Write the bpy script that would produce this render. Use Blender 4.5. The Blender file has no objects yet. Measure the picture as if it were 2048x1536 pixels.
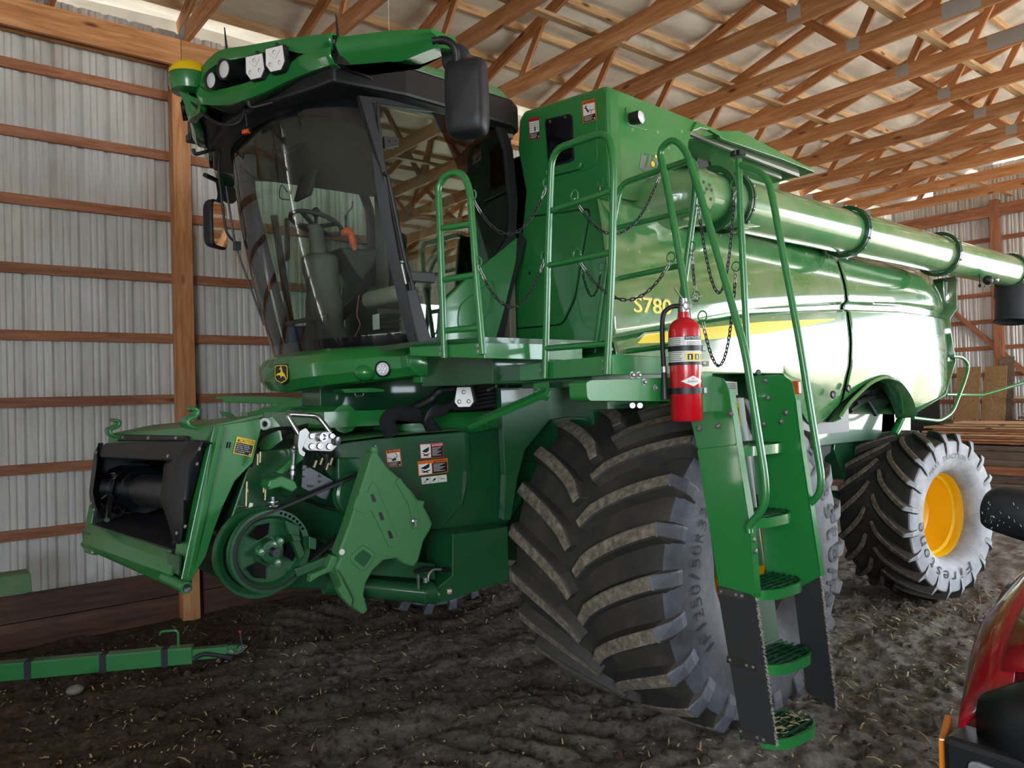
import bpy, bmesh, math, random
import numpy as np
from mathutils import Vector, Matrix
random.seed(7)
rng = np.random.RandomState(7)
PI = math.pi
sc = bpy.context.scene
COL = sc.collection

# ---------------------------------------------------------------- camera
# world: X runs along the barn towards its far end, Y towards the left wall, Z up; metres
FPX = 1538.0; CX = 1024.0; CY = 768.0; CAMH = 2.1
def _n(v): return v / np.linalg.norm(v)
_vr = _n(np.array([2921 - CX, 738 - CY, FPX])); _vl = _n(np.array([-222 - CX, 826 - CY, FPX]))
_up = _n(np.cross(_vl, _vr))
if _up[1] > 0: _up = -_up
_v2 = np.cross(_up, _vr)
ROT = np.array([_vr, _v2, _up])
CPOS = np.array([0, 0, CAMH])
def V(x, y, ax, val):
    """point of the building plane ax=val seen along photo direction (x, y)"""
    r = ROT @ np.array([x - CX, y - CY, FPX]); i = 'xyz'.index(ax)
    return Vector(CPOS + (val - CPOS[i]) / r[i] * r)
def W(x, y, p, n):
    r = ROT @ np.array([x - CX, y - CY, FPX]); n = np.array(n); p = np.array(p)
    return Vector(CPOS + ((p - CPOS) @ n) / (r @ n) * r)
def VV(pts, ax, val): return [V(x, y, ax, val) for x, y in pts]
def WW(pts, p, n): return [W(x, y, p, n) for x, y in pts]
cam = bpy.data.cameras.new('camera'); co = bpy.data.objects.new('camera', cam); COL.objects.link(co)
cam.sensor_width = 36; cam.lens = FPX / 2048 * 36; cam.clip_start = .05; cam.clip_end = 400
m = Matrix.Identity(4)
for i in range(3):
    m[i][0] = ROT[i][0]; m[i][1] = -ROT[i][1]; m[i][2] = -ROT[i][2]; m[i][3] = CPOS[i]
co.matrix_world = m
sc.camera = co

# ---------------------------------------------------------------- light
sc.view_settings.view_transform = 'Standard'; sc.view_settings.look = 'None'
sc.view_settings.gamma = 1; sc.view_settings.use_curve_mapping = False
sc.view_settings.exposure = 3.15
w = bpy.data.worlds.new('sky'); sc.world = w; w.use_nodes = True
bg = w.node_tree.nodes['Background']
bg.inputs[0].default_value = (.80, .90, 1.0, 1); bg.inputs[1].default_value = 1.8
sun = bpy.data.lights.new('sun', 'SUN'); so = bpy.data.objects.new('sun', sun); COL.objects.link(so)
sun.energy = 7.5; sun.angle = .01; sun.color = (1, .95, .87)
so.rotation_euler = Vector((-.78, -.22, -.62)).to_track_quat('-Z', 'Y').to_euler()

def portal(name, loc, sx, sy, nrm):
    l = bpy.data.lights.new(name, 'AREA'); l.shape = 'RECTANGLE'; l.size = sx; l.size_y = sy
    o = bpy.data.objects.new(name, l); COL.objects.link(o); o.location = loc
    o.rotation_euler = Vector(nrm).to_track_quat('-Z', 'Z').to_euler(); l.cycles.is_portal = True
portal('portal_side', (10.5, -9.0, 2.3), 7, 4.6, (0, 1, 0))
portal('portal_front', (-5.0, -5.25, 2.6), 5.5, 5.2, (1, 0, 0))
portal('portal_end', (18.1, -2.8, 2.45), 7.3, 4.9, (-1, 0, 0))
sc.cycles.max_bounces = 8; sc.cycles.diffuse_bounces = 5; sc.cycles.glossy_bounces = 3
sc.cycles.transmission_bounces = 6; sc.cycles.transparent_max_bounces = 10
sc.cycles.caustics_reflective = False; sc.cycles.caustics_refractive = False
sc.cycles.sample_clamp_indirect = 6

# ---------------------------------------------------------------- materials
MAT = {}
def hexc(h):
    c = [int(h[i:i + 2], 16) / 255 for i in (0, 2, 4)]
    return tuple(((x + .055) / 1.055) ** 2.4 if x > .04045 else x / 12.92 for x in c) + (1,)
def mat(name, col, rough=.5, metal=0, coat=0, spec=.5, emit=0, alpha=None):
    m = bpy.data.materials.new(name); m.use_nodes = True
    b = m.node_tree.nodes['Principled BSDF']
    b.inputs['Base Color'].default_value = hexc(col) if isinstance(col, str) else col
    b.inputs['Roughness'].default_value = rough; b.inputs['Metallic'].default_value = metal
    b.inputs['Coat Weight'].default_value = coat; b.inputs['Coat Roughness'].default_value = .06
    b.inputs['Specular IOR Level'].default_value = spec
    if emit:
        b.inputs['Emission Color'].default_value = b.inputs['Base Color'].default_value
        b.inputs['Emission Strength'].default_value = emit
    MAT[name] = m
    return m
class NG:
    """small helper for node graphs"""
    def __init__(s, m): s.t = m.node_tree; s.b = s.t.nodes['Principled BSDF']
    def n(s, ty, **k):
        x = s.t.nodes.new(ty)
        for a, v in k.items():
            if a.startswith('_'): setattr(x, a[1:], v)
        return x
    def link(s, a, b): s.t.links.new(a, b)
    def coord(s, kind='Object', scale=(1, 1, 1), rnd=False):
        c = s.n('ShaderNodeTexCoord'); mp = s.n('ShaderNodeMapping'); mp.inputs['Scale'].default_value = scale
        s.link(c.outputs[kind], mp.inputs['Vector'])
        if rnd:
            oi = s.n('ShaderNodeObjectInfo'); mu = s.n('ShaderNodeMath', _operation='MULTIPLY'); mu.inputs[1].default_value = 37.
            s.link(oi.outputs['Random'], mu.inputs[0]); s.link(mu.outputs[0], mp.inputs['Location'])
        return mp.outputs[0]
    def noise(s, vec, scale, detail=4, rough=.55, dist=0):
        x = s.n('ShaderNodeTexNoise'); x.inputs['Scale'].default_value = scale; x.inputs['Detail'].default_value = detail
        x.inputs['Roughness'].default_value = rough; x.inputs['Distortion'].default_value = dist
        s.link(vec, x.inputs['Vector']); return x.outputs['Fac']
    def ramp(s, fac, stops):
        r = s.n('ShaderNodeValToRGB'); e = r.color_ramp.elements
        while len(e) < len(stops): e.new(.5)
        for k, (p, c) in enumerate(stops):
            e[k].position = p; e[k].color = hexc(c) if isinstance(c, str) else ((c, c, c, 1) if not isinstance(c, tuple) else c)
        s.link(fac, r.inputs['Fac']); return r.outputs['Color']
    def mix(s, fac, a, b):
        x = s.n('ShaderNodeMix', _data_type='RGBA')
        for sock, v in ((x.inputs['Factor'], fac), (x.inputs[6], a), (x.inputs[7], b)):
            if hasattr(v, 'is_linked'): s.link(v, sock)
            elif isinstance(v, str): sock.default_value = hexc(v)
            else: sock.default_value = v
        return x.outputs[2]
    def base(s, c): s.link(c, s.b.inputs['Base Color'])
    def bump(s, h, strength=.3, dist=.01):
        x = s.n('ShaderNodeBump'); x.inputs['Strength'].default_value = strength; x.inputs['Distance'].default_value = dist
        s.link(h, x.inputs['Height']); s.link(x.outputs[0], s.b.inputs['Normal'])

def green(name, col, rough, dust, dustcol, dscale=2.5, coat=.6, speck=False):
    m = mat(name, col, rough, coat=coat); g = NG(m); v = g.coord()
    f = g.noise(v, dscale, 6, .62)
    fr = g.ramp(f, [(.42, 0.), (.75, dust)])
    c = g.mix(fr, col, dustcol)
    if speck:
        vo = g.n('ShaderNodeTexVoronoi'); vo.inputs['Scale'].default_value = 7.; g.link(v, vo.inputs['Vector'])
        sp = g.ramp(vo.outputs['Distance'], [(.05, .38), (.12, 0.)])
        c = g.mix(sp, c, 'c9cdb4')
    g.base(c)
    rr = g.ramp(f, [(.25, rough), (.85, min(1, rough + .12 * dust + .02))]); g.link(rr, g.b.inputs['Roughness'])
    return m
green('green', '28793b', .33, .10, '5b7a52')
mat('green_clean', '257c3a', .26, coat=.6)
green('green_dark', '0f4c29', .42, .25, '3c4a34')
green('green_side', '2c7a3c', .16, .55, '9aa48c', 1.6, 1.0, speck=True); MAT['green_side'].node_tree.nodes['Principled BSDF'].inputs['Coat IOR'].default_value = 1.9
green('green_tank', '2c7f3c', .30, .45, '8b9c7e', 1.8, .5, speck=True)
green('green_dusty', '3b7a43', .5, .6, '8a8873', 3, .2)
green('green_guard', '3c7443', .55, .15, '5e7f5c', 3, 0)
m = green('green_auger', '4d8f56', .20, .6, 'a9a78c', 1.3, 1.0)
mat('yellow', 'f2c41c', .3, coat=.5); mat('yellow_dome', 'f5cf14', .45)
mat('yellow_decal', 'f0d433', .45); mat('grey_decal', '6f7a6c', .5)
mat('black', '16181b', .45); mat('black_gloss', '0c0e12', .12, coat=.6); mat('black_soft', '22252a', .7)
m = mat('mirror_black', '1c1e22', .5); g = NG(m); g.bump(g.noise(g.coord(), 400), .25, .001)
mat('steel', 'b9bcc0', .28, 1); mat('zinc', 'a4a5a3', .38, .9); mat('dark_steel', '55565a', .4, .9)
mat('chrome', 'e8e8ea', .08, 1); mat('white', 'e8e8e4', .5); mat('paper', 'dcdcd6', .6)
mat('orange_lbl', 'e06a1c', .5); mat('red_lbl', 'c01f35', .5); mat('yellow_lbl', 'f0cf2a', .5)
mat('red_paint', 'c01020', .25, coat=.8); mat('truck_red', '9c0c1c', .22, coat=1.0)
mat('trim_grey', '726d62', .55); mat('dark_trim', '3a3936', .6); mat('seat_tan', '9a9384', .8)
mat('blue', '1b55c0', .35); mat('orange', 'e0561a', .5); mat('reflector', 'd1531f', .25)
mat('lens', 'e6e8ec', .12, coat=1.0); mat('lamp_glass', 'a3a8ae', .15, .5, coat=1.0); mat('mirror', 'e8ecef', .02, 1); mat('felt', '2a2a2a', .9)
m = mat('cloth_black', '17171c', .95); g = NG(m); g.bump(g.noise(g.coord(), 14, 5), .9, .03)
m = mat('led_face', 'fbfbfa', .4); 
m = mat('hose', '141416', .55); mat('brass', '8d8468', .4, .9); mat('pink_wire', 'd05a7a', .5)
mat('bristle', 'b3aea2', .9); mat('amber', 'd07a20', .2, coat=.6)
# rubber
m = mat('rubber', '2d2b2b', .72); g = NG(m); v = g.coord()
f = g.noise(v, 3.5, 8, .7); g.base(g.ramp(f, [(.30, '1f1e1f'), (.55, '38342f'), (.80, '5b5348')])); g.bump(g.noise(v, 60, 4), .25, .004)
m = mat('rubber_side', '4a4c52', .6); g = NG(m); v = g.coord()
f = g.noise(v, 2.2, 8, .72); g.base(g.ramp(f, [(.30, '34363c'), (.52, '555860'), (.78, '85888e')])); g.bump(g.noise(v, 90, 3), .15, .003)
m = mat('rubber_side_dusty_lit', '8c8f94', .7); g = NG(m); v = g.coord(); f = g.noise(v, 3.2, 8, .72); g.base(g.ramp(f, [(.30, '74777d'), (.52, '9a9da2'), (.78, 'bfc1c4')]))  # rear sidewall dust, painted paler for the light falling on it
m = mat('lug_top', '6b6154', .9); g = NG(m); v = g.coord('Object', (1, 1, 1), True)
f = g.noise(v, 22, 6, .7); g.base(g.ramp(f, [(.3, '453f38'), (.5, '6f6558'), (.72, '9a8e7b')])); g.bump(f, .5, .006)
mat('rubber_letter', '1d1e21', .6)
# wood
def wood(name, c0, c1, c2, knot='5a2f16'):
    m = mat(name, c1, .62); g = NG(m); v = g.coord('Object', (.9, 9, 9), True)
    f = g.noise(v, 2.2, 6, .6, .8); col = g.ramp(f, [(.28, c0), (.5, c1), (.74, c2)])
    wv = g.n('ShaderNodeTexWave'); wv.inputs['Scale'].default_value = 2.4; wv.inputs['Distortion'].default_value = 9; wv.inputs['Detail'].default_value = 3
    wv.bands_direction = 'Y'; g.link(g.coord('Object', (.25, 3.2, 3.2), True), wv.inputs['Vector'])
    col = g.mix(g.ramp(wv.outputs['Fac'], [(.0, .38), (.5, 0.)]), col, c0)
    vo = g.n('ShaderNodeTexVoronoi'); vo.inputs['Scale'].default_value = 1.; g.link(g.coord('Object', (1.6, 5.5, 5.5), True), vo.inputs['Vector'])
    col = g.mix(g.ramp(vo.outputs['Distance'], [(.06, .95), (.15, 0.)]), col, knot)
    oi = g.n('ShaderNodeObjectInfo'); hs = g.n('ShaderNodeHueSaturation'); mr = g.n('ShaderNodeMapRange')
    mr.inputs[3].default_value = .78; mr.inputs[4].default_value = 1.18
    g.link(oi.outputs['Random'], mr.inputs[0]); g.link(mr.outputs[0], hs.inputs['Value']); g.link(col, hs.inputs['Color'])
    g.base(hs.outputs[0]); g.bump(f, .15, .002)
wood('wood', '9a6238', 'c08858', 'd6a880'); wood('wood_light', 'b48c60', 'd3b086', 'e4cba6')
wood('wood_girt', '845038', 'a26a4a', 'b88466'); wood('wood_grey', '4c4238', '6f6152', '8c7c69'); wood('plywood', '7a5f42', '92754f', 'a3865f', '6f5236'); wood('wood_dark', '3c2a20', '54392b', '6a4a38')
# wall metal, insulation, dirt
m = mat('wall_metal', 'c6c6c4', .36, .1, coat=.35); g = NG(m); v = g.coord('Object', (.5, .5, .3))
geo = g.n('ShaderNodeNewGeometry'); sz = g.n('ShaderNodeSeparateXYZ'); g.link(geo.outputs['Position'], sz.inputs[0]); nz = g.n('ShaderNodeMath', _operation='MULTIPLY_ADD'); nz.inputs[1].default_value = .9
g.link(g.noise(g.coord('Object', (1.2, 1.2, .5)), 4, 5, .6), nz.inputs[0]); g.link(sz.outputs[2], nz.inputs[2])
g.base(g.mix(g.ramp(nz.outputs[0], [(.75, .62), (1., 0.)]), g.ramp(g.noise(v, 3, 6, .6), [(.3, 'b9b6af'), (.5, 'cfcfcc'), (.75, 'dededc')]), '7a6c5f'))  # mild dirt splash low down, also painted in for the shade there
m = mat('insulation', 'dcd8cf', .75); g = NG(m); v = g.coord('Object', (.6, 1.6, 1)); f = g.noise(v, 2.4, 5, .55, .6)
g.base(g.ramp(f, [(.3, 'cdc8bd'), (.6, 'e6e3db')])); g.bump(f, .6, .05)
m = mat('plate_metal', 'b4b5b4', .4, .35)
m = mat('dirt', '6b5a4c', .95, spec=.2); g = NG(m); v = g.coord()
f1 = g.noise(v, .55, 6, .6); f2 = g.noise(v, 17, 10, .78)
c1 = g.ramp(f2, [(.28, '46362c'), (.5, '75604f'), (.72, '9f8b77')]); c2 = g.ramp(f2, [(.28, '5c544c'), (.5, 'a89e92'), (.72, 'd8d0c4')])
sx = g.n('ShaderNodeSeparateXYZ'); g.link(g.coord(), sx.inputs[0]); ma = g.n('ShaderNodeMath', _operation='MULTIPLY_ADD'); ma.inputs[1].default_value = .085; g.link(sx.outputs[0], ma.inputs[0]); g.link(f1, ma.inputs[2])
mb = g.n('ShaderNodeMath', _operation='MULTIPLY_ADD'); mb.inputs[1].default_value = -.045; g.link(sx.outputs[1], mb.inputs[0]); g.link(ma.outputs[0], mb.inputs[2])
g.base(g.mix(g.ramp(mb.outputs[0], [(.40, 0.), (.66, 1.)]), c1, c2)); nn = g.n('ShaderNodeMath', _operation='ADD'); g.link(g.noise(v, 14, 10, .8), nn.inputs[0]); g.link(g.noise(v, 45, 6, .8), nn.inputs[1]); g.bump(nn.outputs[0], 1.0, .075)
mat('straw', 'b09c76', .85); mat('gravel', 'b0aaa0', .9)
# glass: thin pane, clear with real Fresnel reflection
def glass(name, tint, rough=0):
    m = bpy.data.materials.new(name); m.use_nodes = True; t = m.node_tree; t.nodes.clear()
    o = t.nodes.new('ShaderNodeOutputMaterial'); mx = t.nodes.new('ShaderNodeMixShader'); fr = t.nodes.new('ShaderNodeFresnel')
    tr = t.nodes.new('ShaderNodeBsdfTransparent'); gl = t.nodes.new('ShaderNodeBsdfGlossy')
    fr.inputs[0].default_value = 1.6; tr.inputs[0].default_value = hexc(tint); gl.inputs['Roughness'].default_value = .01
    t.links.new(fr.outputs[0], mx.inputs[0]); t.links.new(tr.outputs[0], mx.inputs[1]); t.links.new(gl.outputs[0], mx.inputs[2]); t.links.new(mx.outputs[0], o.inputs[0])
    MAT[name] = m
glass('glass', 'e4f2ea'); glass('glass_dark', '8fa39a')

# ---------------------------------------------------------------- mesh helpers
WPOS = {}
_fontcache = {}
def textmesh(s):
    if s not in _fontcache:
        c = bpy.data.curves.new('t', 'FONT'); c.body = s; c.resolution_u = 3; c.align_x = 'CENTER'; c.align_y = 'CENTER'
        o = bpy.data.objects.new('t', c); me = bpy.data.meshes.new_from_object(o)
        vs = [v.co.copy() for v in me.vertices]; fs = [list(p.vertices) for p in me.polygons]
        bpy.data.meshes.remove(me); bpy.data.objects.remove(o); bpy.data.curves.remove(c)
        xs = [v.x for v in vs]; ys = [v.y for v in vs]
        cx = (min(xs) + max(xs)) / 2; cy = (min(ys) + max(ys)) / 2
        vs = [Vector((v.x - cx, v.y - cy, 0)) for v in vs]
        _fontcache[s] = (vs, fs, max(xs) - min(xs), max(ys) - min(ys))
    return _fontcache[s]
class B:
    def __init__(s, mat='green'):
        s.v = []; s.f = []; s.mi = []; s.mats = [mat]; s.cur = 0
    def m(s, name):
        if name not in s.mats: s.mats.append(name)
        s.cur = s.mats.index(name); return s
    def add(s, vs, fs):
        o = len(s.v); s.v += [Vector(v) for v in vs]
        for f in fs: s.f.append([o + i for i in f]); s.mi.append(s.cur)
        return s
    def poly(s, pts): return s.add(pts, [list(range(len(pts)))])
    def prism(s, pts, vec):
        vec = Vector(vec); n = len(pts); p = [Vector(q) for q in pts]
        fs = [list(range(n - 1, -1, -1)), list(range(n, 2 * n))] + [[i, (i + 1) % n, n + (i + 1) % n, n + i] for i in range(n)]
        return s.add(p + [q + vec for q in p], fs)
    def box(s, lo, hi):
        (a, b, c), (d, e, f) = lo, hi
        return s.prism([(a, b, c), (d, b, c), (d, e, c), (a, e, c)], (0, 0, f - c))
    def obox(s, c, ax, ay, az):
        c = Vector(c); ax = Vector(ax); ay = Vector(ay); az = Vector(az)
        return s.prism([c - ax - ay - az, c + ax - ay - az, c + ax + ay - az, c - ax + ay - az], az * 2)
    def beam(s, p0, p1, w, t, up=(0, 0, 1)):
        p0 = Vector(p0); p1 = Vector(p1); d = (p1 - p0).normalized(); u = Vector(up)
        r = d.cross(u).normalized(); u = r.cross(d).normalized()
        return s.obox((p0 + p1) / 2, (p1 - p0) / 2, r * w / 2, u * t / 2)
    def tube(s, path, r, n=10, caps=True, closed=False):
        P = [Vector(p) for p in path]; N = len(P); vs = []; fs = []
        rr = r if isinstance(r, (list, tuple)) else [r] * N
        t0 = (P[1] - P[0]).normalized(); ref = Vector((0, 0, 1)) if abs(t0.z) < .9 else Vector((1, 0, 0))
        u = t0.cross(ref).normalized()
        for i in range(N):
            if closed: t = (P[(i + 1) % N] - P[i - 1]).normalized()
            else: t = ((P[min(i + 1, N - 1)] - P[max(i - 1, 0)])).normalized()
            u = (u - t * u.dot(t)).normalized(); w_ = t.cross(u)
            for k in range(n):
                a = 2 * PI * k / n; vs.append(P[i] + (u * math.cos(a) + w_ * math.sin(a)) * rr[i])
        for i in range(N if closed else N - 1):
            j = (i + 1) % N
            for k in range(n): fs.append([i * n + k, i * n + (k + 1) % n, j * n + (k + 1) % n, j * n + k])
        if caps and not closed: fs += [list(range(n - 1, -1, -1)), list(range((N - 1) * n, N * n))]
        return s.add(vs, fs)
    def lathe(s, prof, org, axis, n=32, cap=False):
        """prof: (distance along axis, radius)"""
        o = Vector(org); a = Vector(axis).normalized(); ref = Vector((0, 0, 1)) if abs(a.z) < .9 else Vector((1, 0, 0))
        u = a.cross(ref).normalized(); w_ = a.cross(u); vs = []; fs = []
        for d, r in prof:
            for k in range(n):
                t = 2 * PI * k / n; vs.append(o + a * d + (u * math.cos(t) + w_ * math.sin(t)) * max(r, 1e-4))
        for i in range(len(prof) - 1):
            for k in range(n): fs.append([i * n + k, i * n + (k + 1) % n, (i + 1) * n + (k + 1) % n, (i + 1) * n + k])
        if cap: fs += [list(range(n - 1, -1, -1)), list(range((len(prof) - 1) * n, len(prof) * n))]
        return s.add(vs, fs)
    def cyl(s, p0, p1, r, n=16): 
        p0 = Vector(p0); p1 = Vector(p1); return s.lathe([(0, r), ((p1 - p0).length, r)], p0, p1 - p0, n, True)
    def bolt(s, c, axis, r=.012, h=.01):
        a = Vector(axis).normalized(); c = Vector(c)
        return s.lathe([(0, r * 1.5), (h * .3, r * 1.5), (h * .35, r), (h, r), (h * 1.2, r * .5)], c, a, 8, True)
    def grid(s, rows):
        n = len(rows[0]); vs = [p for r in rows for p in r]
        return s.add(vs, [[i * n + k, i * n + k + 1, (i + 1) * n + k + 1, (i + 1) * n + k] for i in range(len(rows) - 1) for k in range(n - 1)])
    def text(s, st, c, xd, yd, h, wid=None):
        vs, fs, tw, th = textmesh(st); c = Vector(c); xd = Vector(xd).normalized(); yd = Vector(yd); yd = (yd - xd * yd.dot(xd)).normalized()
        sy = h / th; sx = (wid / tw) if wid else sy
        return s.add([c + xd * v.x * sx + yd * v.y * sy for v in vs], fs)
    def ball(s, c, rx, ry=None, rz=None, n=12, m_=8):
        ry = ry or rx; rz = rz or rx; c = Vector(c); rows = []
        for i in range(m_ + 1):
            ph = -PI / 2 + PI * i / m_
            rows.append([c + Vector((rx * math.cos(ph) * math.cos(2 * PI * k / n), ry * math.cos(ph) * math.sin(2 * PI * k / n), rz * math.sin(ph))) for k in range(n + 1)])
        return s.grid(rows)
    def mesh(s, name, org=(0, 0, 0), merge=False):
        me = bpy.data.meshes.new(name); o = Vector(org)
        me.from_pydata([v - o for v in s.v], [], s.f)
        for mn in s.mats: me.materials.append(MAT[mn])
        me.polygons.foreach_set('material_index', s.mi)
        bm = bmesh.new(); bm.from_mesh(me)
        if merge: bmesh.ops.remove_doubles(bm, verts=bm.verts, dist=1e-5)
        bmesh.ops.recalc_face_normals(bm, faces=bm.faces); bm.to_mesh(me); bm.free()
        return me
    def obj(s, name, parent=None, smooth=None, bevel=0, solid=0, seg=2, merge=False, org=None):
        if org is None:
            lo = [min(v[i] for v in s.v) for i in range(3)]; hi = [max(v[i] for v in s.v) for i in range(3)]
            org = [(a + b) / 2 for a, b in zip(lo, hi)]
        me = s.mesh(name, org, merge)
        o = bpy.data.objects.new(name, me); COL.objects.link(o); place(o, org, parent)
        if solid:
            q = o.modifiers.new('s', 'SOLIDIFY'); q.thickness = solid; q.offset = 0
        if bevel:
            q = o.modifiers.new('b', 'BEVEL'); q.width = bevel; q.segments = seg; q.limit_method = 'ANGLE'; q.angle_limit = .6
        if smooth is not None:
            me.polygons.foreach_set('use_smooth', [True] * len(me.polygons))
            if smooth < 3: me.set_sharp_from_angle(angle=smooth)
        return o
def place(o, org, parent=None):
    WPOS[o.name] = Vector(org)
    if parent is not None:
        o.parent = parent; o.location = Vector(org) - WPOS[parent.name]
    else: o.location = Vector(org)
def empty(name, loc, parent=None, label=None, cat=None, group=None, kind=None):
    o = bpy.data.objects.new(name, None); COL.objects.link(o); o.empty_display_size = .2; place(o, loc, parent)
    return tag(o, label, cat, group, kind)
def tag(o, label=None, cat=None, group=None, kind=None):
    for k, v in (('label', label), ('category', cat), ('group', group), ('kind', kind)):
        if v: o[k] = v
    return o
_boards = {}
def board(name, p0, p1, w_, t_, mt, parent=None, up=(0, 0, 1)):
    """a board with its own local X along its length, so that the grain follows it; w_ sideways, t_ along up"""
    p0 = Vector(p0); p1 = Vector(p1); L = (p1 - p0).length
    key = (round(L, 3), round(w_, 3), round(t_, 3), mt)
    if key not in _boards:
        _boards[key] = B(mt).box((-L / 2, -w_ / 2, -t_ / 2), (L / 2, w_ / 2, t_ / 2)).mesh(name)
    o = bpy.data.objects.new(name, _boards[key]); COL.objects.link(o)
    d = (p1 - p0).normalized(); u = Vector(up); r = u.cross(d).normalized(); u = d.cross(r).normalized()
    place(o, (p0 + p1) / 2, parent); o.rotation_euler = Matrix((d, r, u)).transposed().to_euler()
    return o
def arc(c, r, a0, a1, n, ux=(1, 0, 0), uy=(0, 0, 1)):
    c = Vector(c); ux = Vector(ux); uy = Vector(uy)
    return [c + ux * r * math.cos(a0 + (a1 - a0) * i / n) + uy * r * math.sin(a0 + (a1 - a0) * i / n) for i in range(n + 1)]
def rnd(pts, r, n=4):
    """round the inner corners of an open polyline"""
    P = [Vector(p) for p in pts]; out = [P[0]]
    for a, b, c in zip(P, P[1:], P[2:]):
        d0 = (a - b); d1 = (c - b); k = min(r, d0.length * .49, d1.length * .49)
        q0 = b + d0.normalized() * k; q1 = b + d1.normalized() * k
        for i in range(n + 1):
            t = i / n; out.append(q0 * (1 - t) ** 2 + b * 2 * t * (1 - t) + q1 * t * t)
    return out + [P[-1]]
def rpoly(pts, r, n=3):
    """round the corners of a closed polygon"""
    P = [Vector(p) for p in pts]; out = []; N = len(P)
    for i in range(N):
        a, b, c = P[i - 1], P[i], P[(i + 1) % N]; d0 = a - b; d1 = c - b; k = min(r, d0.length * .45, d1.length * .45)
        q0 = b + d0.normalized() * k; q1 = b + d1.normalized() * k
        for j in range(n + 1):
            t = j / n; out.append(q0 * (1 - t) ** 2 + b * 2 * t * (1 - t) + q1 * t * t)
    return out
def cat_(P, n=8):
    """smooth curve through points"""
    P = [Vector(p) for p in P]; Q = [P[0]] + P + [P[-1]]; out = []
    for i in range(len(P) - 1):
        a, b, c, d = Q[i:i + 4]
        for k in range(n):
            t = k / n; out.append(.5 * ((2 * b) + (c - a) * t + (2 * a - 5 * b + 4 * c - d) * t * t + (3 * b - a - 3 * c + d) * t ** 3))
    return out + [P[-1]]
# ================================================================ the barn
YW = 8.10; XE = 18.0; ZT = 5.73; YR = -9.0; XF = -5.0; RIDGE = -.45; PITCH = .28
def roofz(y): return ZT + .20 + .155 + PITCH * (YW - y if y > RIDGE else (YW - RIDGE) - (RIDGE - y))
# --- floor
def vnoise(X, Y, s, seed):
    r = np.random.RandomState(seed); T = r.rand(256, 256); x = X / s + 500; y = Y / s + 500
    xi = np.floor(x).astype(int); yi = np.floor(y).astype(int); fx = x - xi; fy = y - yi
    fx = fx * fx * (3 - 2 * fx); fy = fy * fy * (3 - 2 * fy); g = lambda a, b: T[a % 256, b % 256]
    return (g(xi, yi) * (1 - fx) + g(xi + 1, yi) * fx) * (1 - fy) + (g(xi, yi + 1) * (1 - fx) + g(xi + 1, yi + 1) * fx) * fy - .5
def ground(X, Y):
    h = .06 * vnoise(X, Y, 1.9, 1) + .06 * vnoise(X * .45, Y, .30, 2) + .045 * vnoise(X * .7, Y, .15, 3) + .035 * vnoise(X, Y, .075, 4) + .022 * vnoise(X, Y, .042, 5)
    # wheel tracks pressed into the dirt in front of both drive tyres
    for yc in (3.35, 6.95):
        band = np.clip(1 - ((Y - yc) / .62) ** 4, 0, 1) * np.clip((3.9 - X) / .5, 0, 1)
        ph = (X + np.abs(Y - yc) * .6) / .28 * 2 * PI
        h = h + band * (-.025 + .028 * np.clip(np.sin(ph), -.3, 1))
    return h * .85 - .012
xs = np.concatenate([np.arange(XF, 0, .08), np.arange(0, 8, .032), np.arange(8, XE + .3, .07)]); ys = np.concatenate([np.arange(YR - 1, 0, .1), np.arange(0, YW + .25, .034)])
GX, GY = np.meshgrid(xs, ys, indexing='ij'); GZ = ground(GX, GY)
me = bpy.data.meshes.new('floor'); nx, ny = GX.shape
vv = np.stack([GX, GY, GZ], -1).reshape(-1, 3)
ii = (np.arange(nx - 1)[:, None] * ny + np.arange(ny - 1)[None, :]).reshape(-1)
ff = np.stack([ii, ii + ny, ii + ny + 1, ii + 1], -1)
me.from_pydata(vv.tolist(), [], ff.tolist()); me.materials.append(MAT['dirt'])
me.polygons.foreach_set('use_smooth', [True] * len(me.polygons))
fo = bpy.data.objects.new('floor', me); COL.objects.link(fo); WPOS['floor'] = Vector((0, 0, 0)); tag(fo, kind='structure')
# outside ground
b = B('gravel'); b.box((-40, -60, -.3), (60, 40, -.13)); tag(b.obj('trim_1'), kind='structure')

# --- ribbed metal sheets
def sheet_profile(n=4, step=.2286):
    """(along, out) across one sheet: major rib then two minor ribs per step; out>0 = away from the room"""
    p = []
    for k in range(n):
        x = k * step
        p += [(x, 0), (x + .028, .034), (x + .044, .034), (x + .072, 0)]
        for c in (.122, .177): p += [(x + c - .017, 0), (x + c - .005, .010), (x + c + .005, .010), (x + c + .017, 0)]
    return p + [(n * step, 0)]
prof = sheet_profile()
def sheet(name, z0, z1, along, outv, org, parent):
    key = (name, round(z1 - z0, 2), tuple(along))
    if key not in _boards:
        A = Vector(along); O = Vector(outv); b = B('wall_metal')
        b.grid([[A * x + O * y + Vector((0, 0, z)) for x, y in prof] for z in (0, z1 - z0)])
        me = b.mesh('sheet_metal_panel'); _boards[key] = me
    o = bpy.data.objects.new('sheet_metal_panel', _boards[key]); COL.objects.link(o); place(o, Vector(org) + Vector((0, 0, z0)), parent); return o
wl = board('wall_left', (XF, YW + .0575, .14), (XE, YW + .0575, .14), .03, .38, 'wood_grey'); tag(wl, kind='structure')
SW = .9144
for k in range(26): 
    if XF + k * SW + .1 < XE: sheet('l', .33, 5.9, (1, 0, 0), (0, 1, 0), (XF + .225 + k * SW, YW + .045, 0), wl)
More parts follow.
